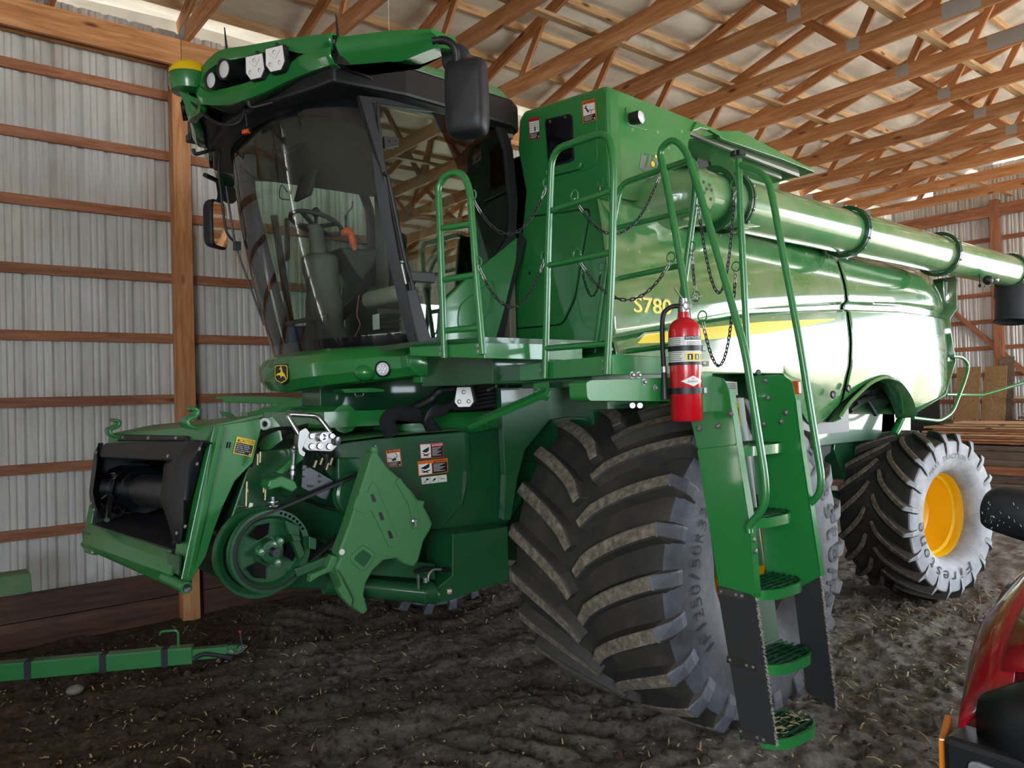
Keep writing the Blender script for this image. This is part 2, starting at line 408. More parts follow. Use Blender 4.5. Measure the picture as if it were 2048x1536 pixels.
for i, z in enumerate((.62, 1.20, 1.80, 2.405, 3.01, 3.63, 4.24, 4.85)):
    x = XF
    while x < XE:
        x1 = min(x + 4.88, XE); board('girt', (x + .003, YW + .019, z + .37 * 0 + .36), (x1 - .003, YW + .019, z + .36), .038, .092, 'wood_girt', wl); x = x1
for z in (.115, .36): 
    for x in (-5, -1.2, 2.45, 6.1, 9.7, 13.4): board('skirt_board', (x + .002, YW + .0, z - .02), (x + 3.64, YW + .0, z - .02), .04, .235, 'wood_dark', wl)
for i in range(-2, 7):
    x = 2.30 + i * 2.44
    if x > XE - .1: continue
    o = board('post', (x, YW - .07, -.1), (x, YW - .07, 5.725), .14, .165, 'wood', wl, up=(1, 0, 0))
for x0, x1 in ((-5, -2.6), (-2.6, 2.30), (2.30, 7.18), (7.18, 12.06), (12.06, 18)):
    board('header_beam', (x0 + .003, YW - .165, 5.60), (x1 - .003, YW - .165, 5.60), .045, .26, 'wood', wl)
    board('header_beam', (x0 + .003, YW + .0, 5.60), (x1 - .003, YW + .0, 5.60), .04, .22, 'wood', wl)
# --- far end wall
we = tag(B('wood_grey').box((XE + .085, .97, -.05), (XE + .115, YW + .1, .33)).obj('wall_back'), kind='structure')
DY0, DY1, DH = -6.44, .87, 4.9      # the big open end door
for k in range(19):
    yk = YW + .08 - k * SW
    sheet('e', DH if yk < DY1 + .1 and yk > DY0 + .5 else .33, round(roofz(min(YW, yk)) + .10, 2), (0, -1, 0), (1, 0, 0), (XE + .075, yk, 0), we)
for z in (.62, 1.16, 1.70, 2.26, 2.82, 3.38, 3.95, 4.55, 5.1):
    for y0, y1 in ((YW, 3.2), (3.2, .9), (-6.5, YR)) if z < 4.9 else ((YW, 3.2), (3.2, -1.7), (-1.7, YR)): board('girt', (XE + .05, y0 - .003, z), (XE + .05, y1 + .003, z), .04, .092, 'wood_girt', we)
for y in (6.02, 3.6, .97, -6.55): board('post', (XE - .03, y, -.1), (XE - .03, y, 5.9), .16, .15, 'wood_girt', we, up=(1, 0, 0))
for y0, y1 in ((YW, 3.2), (3.2, -1.7), (-1.7, YR)): board('header_beam', (XE - .07, y0, 5.67), (XE - .07, y1, 5.67), .04, .25, 'wood_girt', we)
board('diagonal_brace', V(1893, 612, 'x', XE - .02), V(2075, 765, 'x', XE - .02), .04, .10, 'wood_girt', we)
# --- right side wall with an unseen bay opening added for fill light, and front wall behind the photographer
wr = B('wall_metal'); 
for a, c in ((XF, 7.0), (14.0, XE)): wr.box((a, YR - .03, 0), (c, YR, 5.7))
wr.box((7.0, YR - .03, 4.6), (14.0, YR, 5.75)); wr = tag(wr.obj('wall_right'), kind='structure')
for x in (2.1, 7.1, 13.9, 16.9): board('post', (x, YR + .1, -.1), (x, YR + .1, 5.9), .14, .16, 'wood', wr, up=(1, 0, 0))
wf = B('wall_metal'); wf.box((XF - .03, -2.5, 0), (XF, YW + .1, 5.7)); wf.box((XF - .03, YR, 0), (XF, -8, 5.7)); wf.box((XF - .03, -8, 5.2), (XF, -2.5, 5.7)); wf.prism([(XF - .03, YW + .1, 5.7), (XF - .03, YR, 5.7), (XF - .03, YR, 6.1), (XF - .03, RIDGE, 8.4), (XF - .03, YW + .1, 6.1)], (.03, 0, 0))  # unseen front opening, added and sized to light the combine's front
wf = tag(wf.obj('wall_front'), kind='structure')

# --- roof: insulation blanket over purlins over trusses
PUR = [YW - .05 - k * .575 for k in range(0, 30) if YW - .05 - k * .575 > YR]
rows = []; xs_ = np.arange(XF - .3, XE + .9, .3)
yy = []
for a in np.arange(YW + .25, YR - .3, -.0958): yy.append(a)
for y in yy:
    ph = ((YW - .05 - y) % .575) / .575; sag = .055 * math.sin(PI * ph) ** 1.0
    rows.append([Vector((x, y, roofz(y) + .088 - sag * (1 + .5 * math.sin(x * 1.7 + y * 2.3)) )) for x in xs_])
b = B('insulation'); b.grid(rows); ce = tag(b.obj('ceiling', smooth=3.2), kind='structure')
for y, sg in ((YW + .20, 1), (YR - .1, -1)):
    b = B('insulation'); b.box((XF, y, 5.55), (XE, y + .02, roofz(YW) + .15)); b.obj('eave_board', ce)
b = B('wall_metal'); b.grid([[Vector((x, y, roofz(y) + .16)) for x in (XF - .5, XE + .4)] for y in (YW + .5, RIDGE, YR - .5)]); b.obj('roof_sheet', ce)
b = B('wall_metal'); b.box((XE + .02, YW + .06, 0), (XE + .14, YW + .5, 6.4)); b.box((XF - .1, YW + .06, 0), (XF, YW + .5, 6.4)); b.obj('corner_trim', ce)
for y in PUR:
    board('purlin', (XF, y, roofz(y) + .04), (XE, y, roofz(y) + .04), .040, .088, 'wood_light', ce)
# lateral braces lying on the bottom chords
for y in (5.71, 3.60, -2.2, -5.6): board('lateral_brace', (XF, y, ZT + .21), (XE, y, ZT + .21), .089, .038, 'wood_light', ce)
def plate(c, sx, sz, truss):
    key = ('pl', sx, sz)
    if key not in _boards:
        b = B('plate_metal'); n = int(sx / .016)
        for s_ in (-1, 1):
            b.box((s_ * .0205 - .001, -sx / 2, -sz / 2), (s_ * .0205 + .001, sx / 2, sz / 2))
            for k in range(n): b.box((s_ * .0225 - .0015, -sx / 2 + k * sx / n, -sz / 2), (s_ * .0225 + .0015, -sx / 2 + (k + .5) * sx / n, sz / 2))
        _boards[key] = b.mesh('connector_plate')
    o = bpy.data.objects.new('connector_plate', _boards[key]); COL.objects.link(o); place(o, c, truss)
for k in range(-3, 15):
    x = 1.185 * k
    tr = empty('roof_truss', (x, 0, ZT), ce); tc = lambda y: roofz(y) - .075
    board('bottom_chord', (x, YW + .06, ZT + .095), (x, 3.0, ZT + .095), .038, .19, 'wood', tr)
    board('bottom_chord', (x, 2.99, ZT + .095), (x, -3.9, ZT + .095), .038, .19, 'wood', tr)
    board('bottom_chord', (x, -3.91, ZT + .095), (x, YR - .06, ZT + .095), .038, .19, 'wood', tr)
    board('top_chord', (x, YW + .12, tc(YW + .12)), (x, RIDGE, tc(RIDGE)), .038, .14, 'wood', tr)
    board('top_chord', (x, RIDGE, tc(RIDGE)), (x, YR - .12, tc(YR - .12)), .038, .14, 'wood', tr)
    Wb = [((6.98, 0), (6.55, 1)), ((4.16, 0), (5.15, 1)), ((4.04, 0), (3.2, 1)), ((1.9, 0), (3.05, 1)), ((1.75, 0), (.9, 1)), ((-.3, 0), (.75, 1)), ((-.5, 0), (RIDGE - .2, 1)), ((-2.6, 0), (-1.7, 1)), ((-2.75, 0), (-3.9, 1)), ((-5.0, 0), (-4.1, 1)), ((-5.1, 0), (-6.2, 1))]
    for (y0, _), (y1, _) in Wb: board('web', (x, y0, ZT + .14), (x, y1, tc(y1) - .02), .036, .09, 'wood', tr)
    for y in (4.10, 1.82, -.4, -2.68, -5.05): plate((x, y, ZT + .12), .15, .14, tr)
    plate((x, 3.0, ZT + .095), .36, .165, tr)
    for y in (5.15, 3.12, .82, RIDGE): plate((x, y, tc(y) - .01), .14, .10, tr)
    plate((x, YW - .05, ZT + .12), .22, .12, tr)

# --- loose things on the dirt: straw and clods (uncountable)
n = 6000
def frame_pts(n):
    X = rng.rand(n) * 8.5 + .6; Y = rng.rand(n) * 7.4 + .4; return X, Y
b = B('straw'); X, Y = frame_pts(n); Zg = ground(X, Y)
for x, y, z in zip(X, Y, Zg):
    L = random.choice([.012, .02, .02, .03, .04, .07]) * random.uniform(.6, 1.2) * (1.4 if y < 3.5 else 1); a = random.random() * PI; wd = random.uniform(.002, .006)
    d = Vector((math.cos(a), math.sin(a), random.uniform(-.2, .35))) * L; s = Vector((-math.sin(a), math.cos(a), random.uniform(-.5, .5))) * wd
    p = Vector((x, y, z + .012)); q = p + d + Vector((0, 0, L * .06)); mdl = (p + q) / 2 + Vector((0, 0, L * .12))
    b.add([p - s, p + s, mdl + s, mdl - s, q + s * .5, q - s * .5], [[0, 1, 2, 3], [3, 2, 4, 5]])
tag(b.obj('loose_straw'), 'scattered pale straw and husks on the dirt floor', 'straw', kind='stuff')
b = B('dirt'); X, Y = frame_pts(9000); Zg = ground(X, Y)
for x, y, z in zip(X, Y, Zg):
    r = abs(random.gauss(.009, .011)) + .004; q = [Vector((random.uniform(.6, 1.2) * a, random.uniform(.6, 1.2) * c, random.uniform(.5, 1) * d)) * r + Vector((x, y, z + r * .3)) for a, c, d in ((1, 0, 0), (0, 1, 0), (-1, 0, 0), (0, -1, 0), (0, 0, 1), (0, 0, -.6))]
    b.add(q, [[0, 1, 4], [1, 2, 4], [2, 3, 4], [3, 0, 4], [1, 0, 5], [2, 1, 5], [3, 2, 5], [0, 3, 5]])
tag(b.obj('dirt_clods'), 'small dry clods of dirt strewn over the floor', 'dirt', kind='stuff')
# grey stone by the beam
b = B('trim_grey'); p = V(150, 1385, 'z', .02); b.ball(p + Vector((0, 0, .02)), .06, .045, .035); tag(b.obj('stone', smooth=3.2), 'pale stone on the dirt just below the green beam', 'stone')
# ================================================================ the combine
CYc = 5.17
cmb = empty('combine_harvester', (4.2, CYc, 0), label='large green and yellow combine harvester parked in the shed, filling the picture', cat='combine')
R_ = cmb
# ---------------- wheels
def tyre(name, c, R, hw, rr, nl, sgn, yaw, words, lh=.065, sm='rubber_side', wk_=1.0, bolts=True):
    hl = lh; Rc = R - hl; b = B(sm); c = Vector(c)
    half = [(.58 * hw, rr + .002), (.70 * hw, rr + .008), (.88 * hw, rr + .045), (.985 * hw, rr + .30 * (Rc - rr)), (1.01 * hw, rr + .55 * (Rc - rr)), (1.0 * hw, rr + .78 * (Rc - rr)), (.985 * hw, rr + .88 * (Rc - rr)), (.955 * hw, Rc - .035)]
    tread = [(.955 * hw, Rc - .035), (.85 * hw, Rc - .012), (.5 * hw, Rc), (0, Rc + .006), (-.5 * hw, Rc), (-.85 * hw, Rc - .012), (-.955 * hw, Rc - .035)]
    n = 72
    for side in (half, [(-y, r) for y, r in half]): b.lathe(side, (0, 0, 0), (0, 1, 0), n)
    b.m('rubber').lathe(tread, (0, 0, 0), (0, 1, 0), n)
    for v in b.v:                                  # sidewall bulge and flat where it stands
        if v.z < -R * .9: v.z = max(v.z, -R + .045)
    t = b.obj(name, None, smooth=.7, org=(0, 0, 0)); del WPOS[t.name]
    place(t, c, R_); t.rotation_euler = (0, 0, yaw)
    # tread lugs
    def P(y, phi, r): return Vector((-math.cos(phi) * r, y, math.sin(phi) * r))
    for s in (-1, 1):
        b = B('rubber'); K = []
        for i in range(8):
            q = i / 7; y = s * (.03 + q * (.94 * hw - .03)); r = Rc + .004 - .038 * q ** 4
            K.append((y, sgn * (.34 * (.62 / hw) ** .3 * (q ** .66)) * (1.02 / R) ** .5, r, hl + .018 * q ** 4, 0))
        e = K[-1]; K += [(s * .985 * hw, e[1] + sgn * .008, Rc - .065, .026, .55), (s * 1.0 * hw, e[1] + sgn * .012, Rc - .12, .014, .85), (s * 1.0 * hw, e[1] + sgn * .012, Rc - .175, .003, 1)]
        pts = [P(y, f, r) for y, f, r, h, o in K]; vs = []
        for i, (y, f, r, h, o) in enumerate(K):
            rad = P(0, f, 1); N = (rad * (1 - o) + Vector((0, s, 0)) * o).normalized()
            T = (pts[min(i + 1, len(K) - 1)] - pts[max(i - 1, 0)]); T = (T - N * T.dot(N)).normalized(); S = N.cross(T)
            wb = .064 * wk_ * (R / 1.02) ** .7; wt = .041 * wk_ * (R / 1.02) ** .7
            if i == 0: wb *= .8; wt *= .8
            C = pts[i]; vs += [C - N * .02 - S * wb, C + N * h - S * wt, C + N * h + S * wt, C - N * .02 + S * wb]
        L = len(K); fa = []; ft = []
        for i in range(L - 1):
            o = i * 4; fa += [[o, o + 1, o + 5, o + 4], [o + 2, o + 3, o + 7, o + 6]]; ft.append([o + 1, o + 2, o + 6, o + 5])
        o = (L - 1) * 4; fa += [[0, 3, 2, 1], [o, o + 1, o + 2, o + 3]]
        b.add(vs, fa); b.m(sm); si_ = b.cur; off = len(b.v) - len(vs); b.m('lug_top')
        for k_, f in enumerate(ft):
            b.f.append([off + i for i in f]); b.mi.append(b.mats.index('lug_top') if k_ < 7 else si_)
        if True:
            me = b.mesh('tread_lug')
        for k in range(nl):
            o = bpy.data.objects.new('tread_lug', me); COL.objects.link(o); o.parent = t; o.rotation_euler = (0, 2 * PI * (k + (.5 if s > 0 else 0)) / nl, 0)
            q = o.modifiers.new('b', 'BEVEL'); q.width = .008; q.segments = 1
    # rim
    b = B('yellow')
    b.lathe([(-.60 * hw, rr + .022), (-.64 * hw, rr + .018), (-.64 * hw, rr + .004), (-.60 * hw, rr - .004), (-.45 * hw, rr - .012), (-.40 * hw, rr - .035), (-.05 * hw, rr - .045), (.22 * hw, rr - .06), (.26 * hw, rr - .09), (.3 * hw, rr * .55), (.28 * hw, rr * .5), (.2 * hw, rr * .48), (.2 * hw, .001)], (0, 0, 0), (0, 1, 0), 48)
    for k in range(10 if bolts else 0):
        a = 2 * PI * k / 10; b.m('zinc').bolt((math.cos(a) * rr * .52, .28 * hw, math.sin(a) * rr * .5), (0, -1, 0), .016, .03)
    o = b.obj('wheel_rim', t, smooth=.6, org=(0, 0, 0)) if False else None
    me = b.mesh('wheel_rim'); o = bpy.data.objects.new('wheel_rim', me); COL.objects.link(o); o.parent = t
    me.polygons.foreach_set('use_smooth', [True] * len(me.polygons)); me.set_sharp_from_angle(angle=.6)
    # raised words on the outer sidewall
    for wd, rad, th0, step, h, wdt in words:
        b = B('rubber_letter'); n = len(wd)
        for i, ch in enumerate(wd):
            if ch == ' ': continue
            th = th0 - (i - (n - 1) / 2) * step; u = Vector((math.cos(th), 0, math.sin(th))); rt = Vector((math.sin(th), 0, -math.cos(th)))
            q = (rad - rr) / (Rc - rr); yo = -hw * (.99 if q < .42 else 1.012) - .003
            vs, fs, tw, hh = textmesh(ch); sc_ = h / hh if ch not in "srone" else h * .78 / hh; sx = min(wdt / tw, sc_ * 1.8)
            if ch in "rst1I": sx *= .8
            pts = [u * (rad + v.y * sc_) + rt * v.x * sx + Vector((0, yo, 0)) for v in vs]; b = B('rubber_letter'); b.add(pts, fs)
            me = b.mesh('raised_letter'); o = bpy.data.objects.new('raised_letter', me); COL.objects.link(o); o.parent = t
    # fine ribs on the sidewall
    return t
WF_ = [('Firestone', .80, .30, .19, .14, .11), ('IF1250/50R32', .70, PI * 1.0, .105, .075, .055)]
WR_ = [('Firestone', .565, math.radians(-122), .235, .10, .085), ('MAXI TRACTION', .585, math.radians(100), .088, .045, .042)]
t1 = tyre('front_tyre', (4.20, 3.395, 1.02), 1.04, .655, .37, 22, 1, 0, WF_); tag(t1, 'left front drive tyre behind the ladder')
t2 = tyre('front_tyre', (4.20, 6.945, 1.02), 1.04, .655, .37, 22, 1, 0, []); tag(t2, 'right front drive tyre, low behind the feeder house')
t3 = tyre('rear_tyre', (8.06, 3.50, .81), .82, .375, .405, 20, -1, math.radians(-8), WR_, .055, 'rubber_side_dusty_lit', .72, False); tag(t3, 'left rear tyre with bright yellow rim')
b = B('green_dark'); b.lathe([(0, .20), (-.10, .19), (-.14, .12), (-.14, 0)], (4.2, 3.3, 1.02), (0, 1, 0), 28); b.obj('final_drive', R_, smooth=.6)
t4 = tyre('rear_tyre', (8.06, 6.85, .81), .82, .375, .405, 20, -1, math.radians(-8), [], .055)

# ---------------- chassis, axles, underbody
b = B('green_dark')
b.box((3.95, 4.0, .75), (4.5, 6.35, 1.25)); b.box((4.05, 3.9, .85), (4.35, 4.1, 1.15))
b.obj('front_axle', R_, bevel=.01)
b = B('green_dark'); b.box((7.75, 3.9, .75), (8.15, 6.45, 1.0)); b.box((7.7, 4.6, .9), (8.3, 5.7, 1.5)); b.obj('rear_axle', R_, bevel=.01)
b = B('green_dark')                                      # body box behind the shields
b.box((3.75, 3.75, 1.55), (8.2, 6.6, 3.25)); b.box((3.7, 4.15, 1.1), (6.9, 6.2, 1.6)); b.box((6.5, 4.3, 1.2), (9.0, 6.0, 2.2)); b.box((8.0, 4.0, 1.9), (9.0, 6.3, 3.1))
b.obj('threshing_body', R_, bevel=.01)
b = B('green_dark'); b.prism(VV([(1672, 850), (1690, 800), (1750, 770), (1800, 775), (1822, 830), (1822, 870), (1740, 920), (1690, 960), (1668, 900)], 'y', 3.95), (0, .15, 0)); b.obj('rear_frame_plate', R_, bevel=.01)
b = B('green_clean'); b.prism(VV([(1765, 820), (1790, 788), (1815, 795), (1822, 862), (1762, 866)], 'y', 3.75), (0, .12, 0)); b.obj('side_tank', R_, bevel=.01)
b = B('green_clean'); b.tube([V(1788, 870, 'y', 3.6), V(1818, 808, 'y', 3.6)], .045, 14); b.obj('steering_cylinder', R_, smooth=.6)
b = B('black'); 
for k, (p, q) in enumerate((((1690, 812), (1770, 790)), ((1700, 822), (1790, 800)), ((1712, 806), (1752, 830)), ((1740, 786), (1795, 812)))): b.tube(cat_([V(*p, 'y', 3.6), V((p[0] + q[0]) / 2, min(p[1], q[1]) - 6, 'y', 3.62), V(*q, 'y', 3.6)]), .022, 8)
b.obj('rear_hoses', R_, smooth=1)
b = B('dark_trim'); b.prism(VV([(1625, 850), (1668, 845), (1662, 905), (1650, 915), (1640, 960), (1600, 960)], 'y', 3.85), (0, .3, 0)); b.obj('fuel_guard', R_, bevel=.01)

# ---------------- long side shields, lofted: columns along X
def curve(pts, Yp=3.33):
    P = [V(x, y, 'y', Yp) for x, y in pts]; X = [p.x for p in P]; Z = [p.z for p in P]
    return lambda x: float(np.interp(x, X, Z))
ctop = curve([(1215, 386), (1300, 406), (1380, 425), (1440, 437), (1690, 498), (1890, 546), (1906, 552)])
cbt = curve([(1215, 672), (1398, 636), (1504, 617), (1600, 608), (1684, 603), (1800, 606), (1912, 618)])
cbb = curve([(1215, 680), (1398, 644), (1504, 627), (1684, 620), (1800, 624), (1912, 638)])
ccr = curve([(1215, 742), (1569, 745), (1611, 744), (1690, 733), (1768, 727), (1830, 727), (1860, 745), (1884, 768), (1912, 790)])
cbo = curve([(1215, 746), (1560, 747), (1583, 786), (1628, 838), (1645, 856), (1671, 836), (1690, 808), (1719, 779), (1740, 763), (1765, 755), (1790, 762), (1808, 782), (1818, 802), (1826, 828), (1889, 790), (1912, 776)])
def shield(name, x0px, x1px, n, Ysign=1):
    x0 = V(x0px, 600, 'y', 3.33).x; x1 = V(x1px, 600, 'y', 3.33).x; rows = []
    for i in range(n + 1):
        x = x0 + (x1 - x0) * i / n; T, b1, b2, c, o = ctop(x), cbt(x), cbb(x), ccr(x), cbo(x)
        e = .0
        if x > 8.0: e = .10 * ((x - 8.0) / .62) ** 2
        c = min(c, b2 - .02); c = max(c, o + .004)
        z = [(T - .0, 3.47), (T - .006, 3.425), (T - .03, 3.40)]
        for k in range(1, 7):
            q = k / 7; z.append((T - .03 + (b1 - T + .03) * q, 3.40 - .095 * math.sin(q * PI / 2)))
        z += [(b1 + .012, 3.303), (b1, 3.308), ((b1 + b2) / 2 + .01, 3.345), (b2 + .008, 3.350), (b2, 3.325), (b2 - .02, 3.300)]
        for k in range(1, 5):
            q = k / 5; z.append((b2 - .02 + (c - b2 + .02) * q, 3.300 - .02 * math.sin(q * PI)))
        z += [(c, 3.298)]
        for k in range(1, 5): z.append((c + (o - c) * k / 4, 3.300 + .26 * (c - o) * k / 4))
        z += [(o - .003, 3.302 + .26 * (c - o) + .03)]
        rows.append([Vector((x, Y + e, zz)) if Ysign > 0 else Vector((x, 2 * CYc - Y - e, zz)) for zz, Y in z])
    b = B('green_side'); b.grid(rows)
    return b.obj(name, R_, smooth=.5, solid=.006)
sf = shield('front_side_shield', 1217, 1684.5, 90); sr = shield('rear_side_shield', 1689.5, 1909, 60)
shield('side_shield', 1217, 1909, 40, -1)
b = B('black'); b.box((5.80, 3.42, 1.7), (6.6, 3.5, 3.2)); b.obj('shield_gap_seal', R_)
b = B('green_side'); P = VV([(1909, 553), (1914, 560), (1914, 618), (1900, 637), (1903, 672), (1912, 722), (1892, 789), (1828, 828)], 'y', 3.36)
b.grid([[p, p + Vector((.06, .25, 0)), p + Vector((.05, 3.4, 0))] for p in P]); b.obj('rear_hood', R_, smooth=.3, solid=.01)
# wheel arch lip
ar = [(1671, 838), (1690, 810), (1719, 781), (1740, 765), (1765, 757), (1790, 764), (1808, 784), (1818, 804), (1825, 830)]
P = cat_([V(x, y, 'y', 3.35) for x, y in ar], 5); b = B('green_side'); b.grid([[p + Vector((0, -.035, .03)), p + Vector((0, -.045, .0)), p + Vector((0, .02, -.025)), p + Vector((0, .16, -.03))] for p in P]); b.obj('arch_lip', sr, smooth=1, solid=.006)
for x, y in ((1664, 789), (1695, 777)):
    b = B('black'); p = V(x, y, 'y', 3.31); b.lathe([(0, .0), (0, .030), (.012, .034), (.018, .03), (.012, .02), (.01, 0)], p, (0, -1, 0), 20); b.obj('rubber_grommet', sf if x < 1680 else sr, smooth=.6)
# decals on the shield
def shy(z, x):                                    # outer Y of the shield at height z
    T, b1, b2, c = ctop(x), cbt(x), cbb(x), ccr(x)
    if z > b1: q = max(0, min(1, (T - .03 - z) / (T - .03 - b1))); return 3.40 - .095 * math.sin(q * PI / 2)
    q = (b2 - .02 - z) / max(.05, (b2 - .02 - c)); return 3.300 - .02 * math.sin(max(0, min(1, q)) * PI)
def drape(b, off):
    for v in b.v: v.y = shy(v.z, v.x) - off
def strip(pts_u, pts_l, name, mt, off):
    b = B(mt); b.grid([[Vector(V(x, y0 + (y1 - y0) * k / 4, 'y', 3.29)) for k in range(5)] for (x, y0), (_, y1) in zip(pts_u, pts_l)]); drape(b, off); return b.obj(name, sf)
xs1 = [1268, 1290, 1310, 1340, 1380, 1430, 1480, 1530, 1570, 1610, 1640, 1670]
yu = np.interp(xs1, [1268, 1290, 1330, 1430, 1530, 1670], [685, 668, 664, 653, 643, 637]); yl = np.interp(xs1, [1268, 1330, 1430, 1530, 1600, 1670], [688, 685, 678, 667, 655, 640])
strip(list(zip(xs1, yu - 3)), list(zip(xs1, yl + 4)), 'stripe_border', 'grey_decal', .002)
xs2 = [x for x in xs1][1:]; yu2 = yu[1:]; yl2 = yl[1:]
for k in range(5):
    a = yu2 + (yl2 - yu2) * (k / 5 + .004); c = yu2 + (yl2 - yu2) * ((k + 1) / 5 - .004)
    xx = [x - (12 if i == 0 else 0) * k / 4 * 1.2 for i, x in enumerate(xs2)]
    strip(list(zip(xx, a)), list(zip(xx, c)), 'yellow_stripe', 'yellow_decal', .004)
for off, mt, h, wd, nm in ((.003, 'grey_decal', .118, .385, 'model_number_border'), (.006, 'yellow_decal', .098, .365, 'model_number')):
    b = B(mt); c = V(1304, 612, 'y', 3.31); b.text('S780', c, (1, 0, 0), (0, 0, 1), h, wd)
    if mt == 'grey_decal':
        for dx, dz in ((.008, .0), (-.008, .0)): b.text('S780', c + Vector((dx, 0, dz)), (1, 0, 0), (0, 0, 1), h, wd)
    else:
        for dx in (.003, -.003, .005): b.text('S780', c + Vector((dx, 0, .0)), (1, 0, 0), (0, 0, 1), h, wd)
    nt = len(b.v) // (3 if mt == 'grey_decal' else 4)
    for k_, v in enumerate(b.v): v.y = 3.325 - off - .016 - .0004 * (k_ // nt)
    b.obj(nm, sf)

# ---------------- grain tank
b = B('green_tank'); YT = 3.46
P = VV([(1213, 172), (1394, 243), (1384, 262), (1377, 284), (1378, 425), (1216, 390)], 'y', YT)
b.prism(P, (0, .05, 0)); tside = b.obj('grain_tank_side', R_, bevel=.006)
b = B('green_tank'); P = VV([(1394, 243), (1628, 337), (1631, 345), (1560, 317), (1442, 277), (1440, 272), (1418, 259), (1402, 256), (1388, 261), (1384, 262)], 'y', YT - .02)
b.prism(P, (0, .03, 0)); 
E0 = V(1440, 272, 'y', YT); E1 = V(1630, 345, 'y', YT); b.prism([E0, E1, E1 + Vector((-.12, .42, -.04)), E0 + Vector((-.3, .42, -.04))], (0, 0, .02)); tf = b.obj('auger_cover', R_, bevel=.004)
b = B('zinc'); b.beam(E0 + Vector((-.35, .10, .01)), E1 + Vector((-.1, .10, -.02)), .025, .03); b.beam(E0 + Vector((-.35, .22, .02)), E1 + Vector((-.18, .22, -.02)), .02, .03); b.obj('cover_rail', tf)
b = B('green_tank'); P = VV([(1372, 262), (1480, 262), (1618, 335), (1560, 363), (1547, 392), (1372, 392)], 'y', 3.84); b.prism(P, (0, .04, 0)); b.obj('recess_wall', R_)
b = B('black'); b.lathe([(0, .0), (0, .10), (.01, .10)], V(1406, 335, 'y', 3.8), (0, -1, 0), 20); b.obj('recess_hole', R_)
zt = 3.93
b = B('green_tank'); b.box((3.75, 3.9, 3.2), (6.35, 6.9, zt)); b.box((6.3, 3.9, 3.15), (8.3, 6.6, 3.5)); b.box((3.75, 3.5, 3.15), (4.0, 6.9, zt)); b.obj('grain_tank', R_, bevel=.02)
b = B('green_tank'); b.box((6.3, 4.3, 3.4), (8.0, 6.1, 3.8)); b.obj('engine_hood', R_, bevel=.03)
XT = 3.60
FW = [(1047, 221), (1206, 171), (1214, 180), (1222, 400), (1226, 712), (975, 690), (1014, 575), (1041, 480), (1050, 385), (1034, 300), (1037, 240)]
P = VV(FW, 'x', XT); b = B('green'); b.prism(P, (.12, 0, 0)); tfw = b.obj('tank_front_wall', R_, bevel=.03, seg=3)
# raised frame and rounded service door on the front wall
dp = VV([(1063, 432), (1182, 415), (1150, 600), (1126, 650), (1030, 659), (1036, 600)], 'x', XT - .004)
b = B('black'); b.prism(rpoly(dp, .05), (.01, 0, 0)); b.obj('door_groove', tfw)
cen = sum(dp, Vector()) / len(dp); b = B('green'); b.prism([cen + (p - cen) * .975 - Vector((.012, 0, 0)) for p in rpoly(dp, .05)], (.02, 0, 0)); sd = b.obj('service_door', tfw, bevel=.004)
b = B('black'); b.lathe([(0, 0), (0, .012), (.006, .014), (.012, .01)][::-1], V(1059, 546, 'x', XT - .02), (1, 0, 0), 12); b.obj('door_lock', sd)
b = B('green'); b.prism(rpoly(VV([(1048, 535), (1078, 531), (1074, 565), (1042, 568)], 'x', XT - .018), .02), (.01, 0, 0)); b.obj('latch_plate', sd, bevel=.003)
wp = VV([(1089, 246), (1091, 238), (1138, 227), (1144, 232), (1148, 318), (1141, 324), (1101, 334), (1096, 328)], 'x', XT - .012)
b = B('black'); b.prism(wp, (.02, 0, 0)); b.obj('window_seal', tfw, bevel=.004)
wc = sum(wp, Vector()) / len(wp); b = B('black_gloss'); b.prism([wc + (p - wc) * Vector((1, .86, .9)) if False else Vector((p.x - .004, wc.y + (p.y - wc.y) * .86, wc.z + (p.z - wc.z) * .9)) for p in wp], (.01, 0, 0)); b.obj('tank_window', tfw)
for x, y in ((1100, 243), (1130, 234)): b = B('brass'); b.bolt(V(x, y, 'x', XT - .016), (-1, 0, 0), .008, .006); b.obj('window_screw', tfw)
b = B('green'); b.tube(rnd(VV([(1093, 342), (1093, 352), (1160, 335), (1162, 326)], 'x', XT - .02), .02), .012, 8); b.obj('grab_ridge', tfw, smooth=1)
b = B('green'); b.prism(rpoly(VV([(1076, 225), (1190, 190), (1196, 330), (1085, 372)], 'x', XT - .006), .08), (.01, 0, 0)); b.obj('window_bulge', tfw, bevel=.005)
# side lamp
lp = V(1279, 236, 'y', YT - .05)
b = B('green_tank'); b.prism(rpoly(VV([(1251, 212), (1292, 225), (1297, 262), (1254, 250)], 'y', YT - .008), .03), (0, .01, 0)); b.obj('lamp_plate', tside, bevel=.004)
b = B('black'); b.lathe([(0, .02), (.0, .055), (.05, .06), (.07, .058), (.07, .05)], lp + Vector((-.03, .045, 0)), (.35, -1, 0), 24)
for v in b.v: v.z = lp.z + (v.z - lp.z) * .72
b.obj('lamp_housing', tside, smooth=.6)
b = B('lens'); b.lathe([(.0, .056), (.012, .04), (.016, .0)], lp + Vector((-.005, -.02, 0)), (.35, -1, 0), 24)
for v in b.v: v.z = lp.z + (v.z - lp.z) * .72
b.obj('lamp_lens', tside, smooth=1)
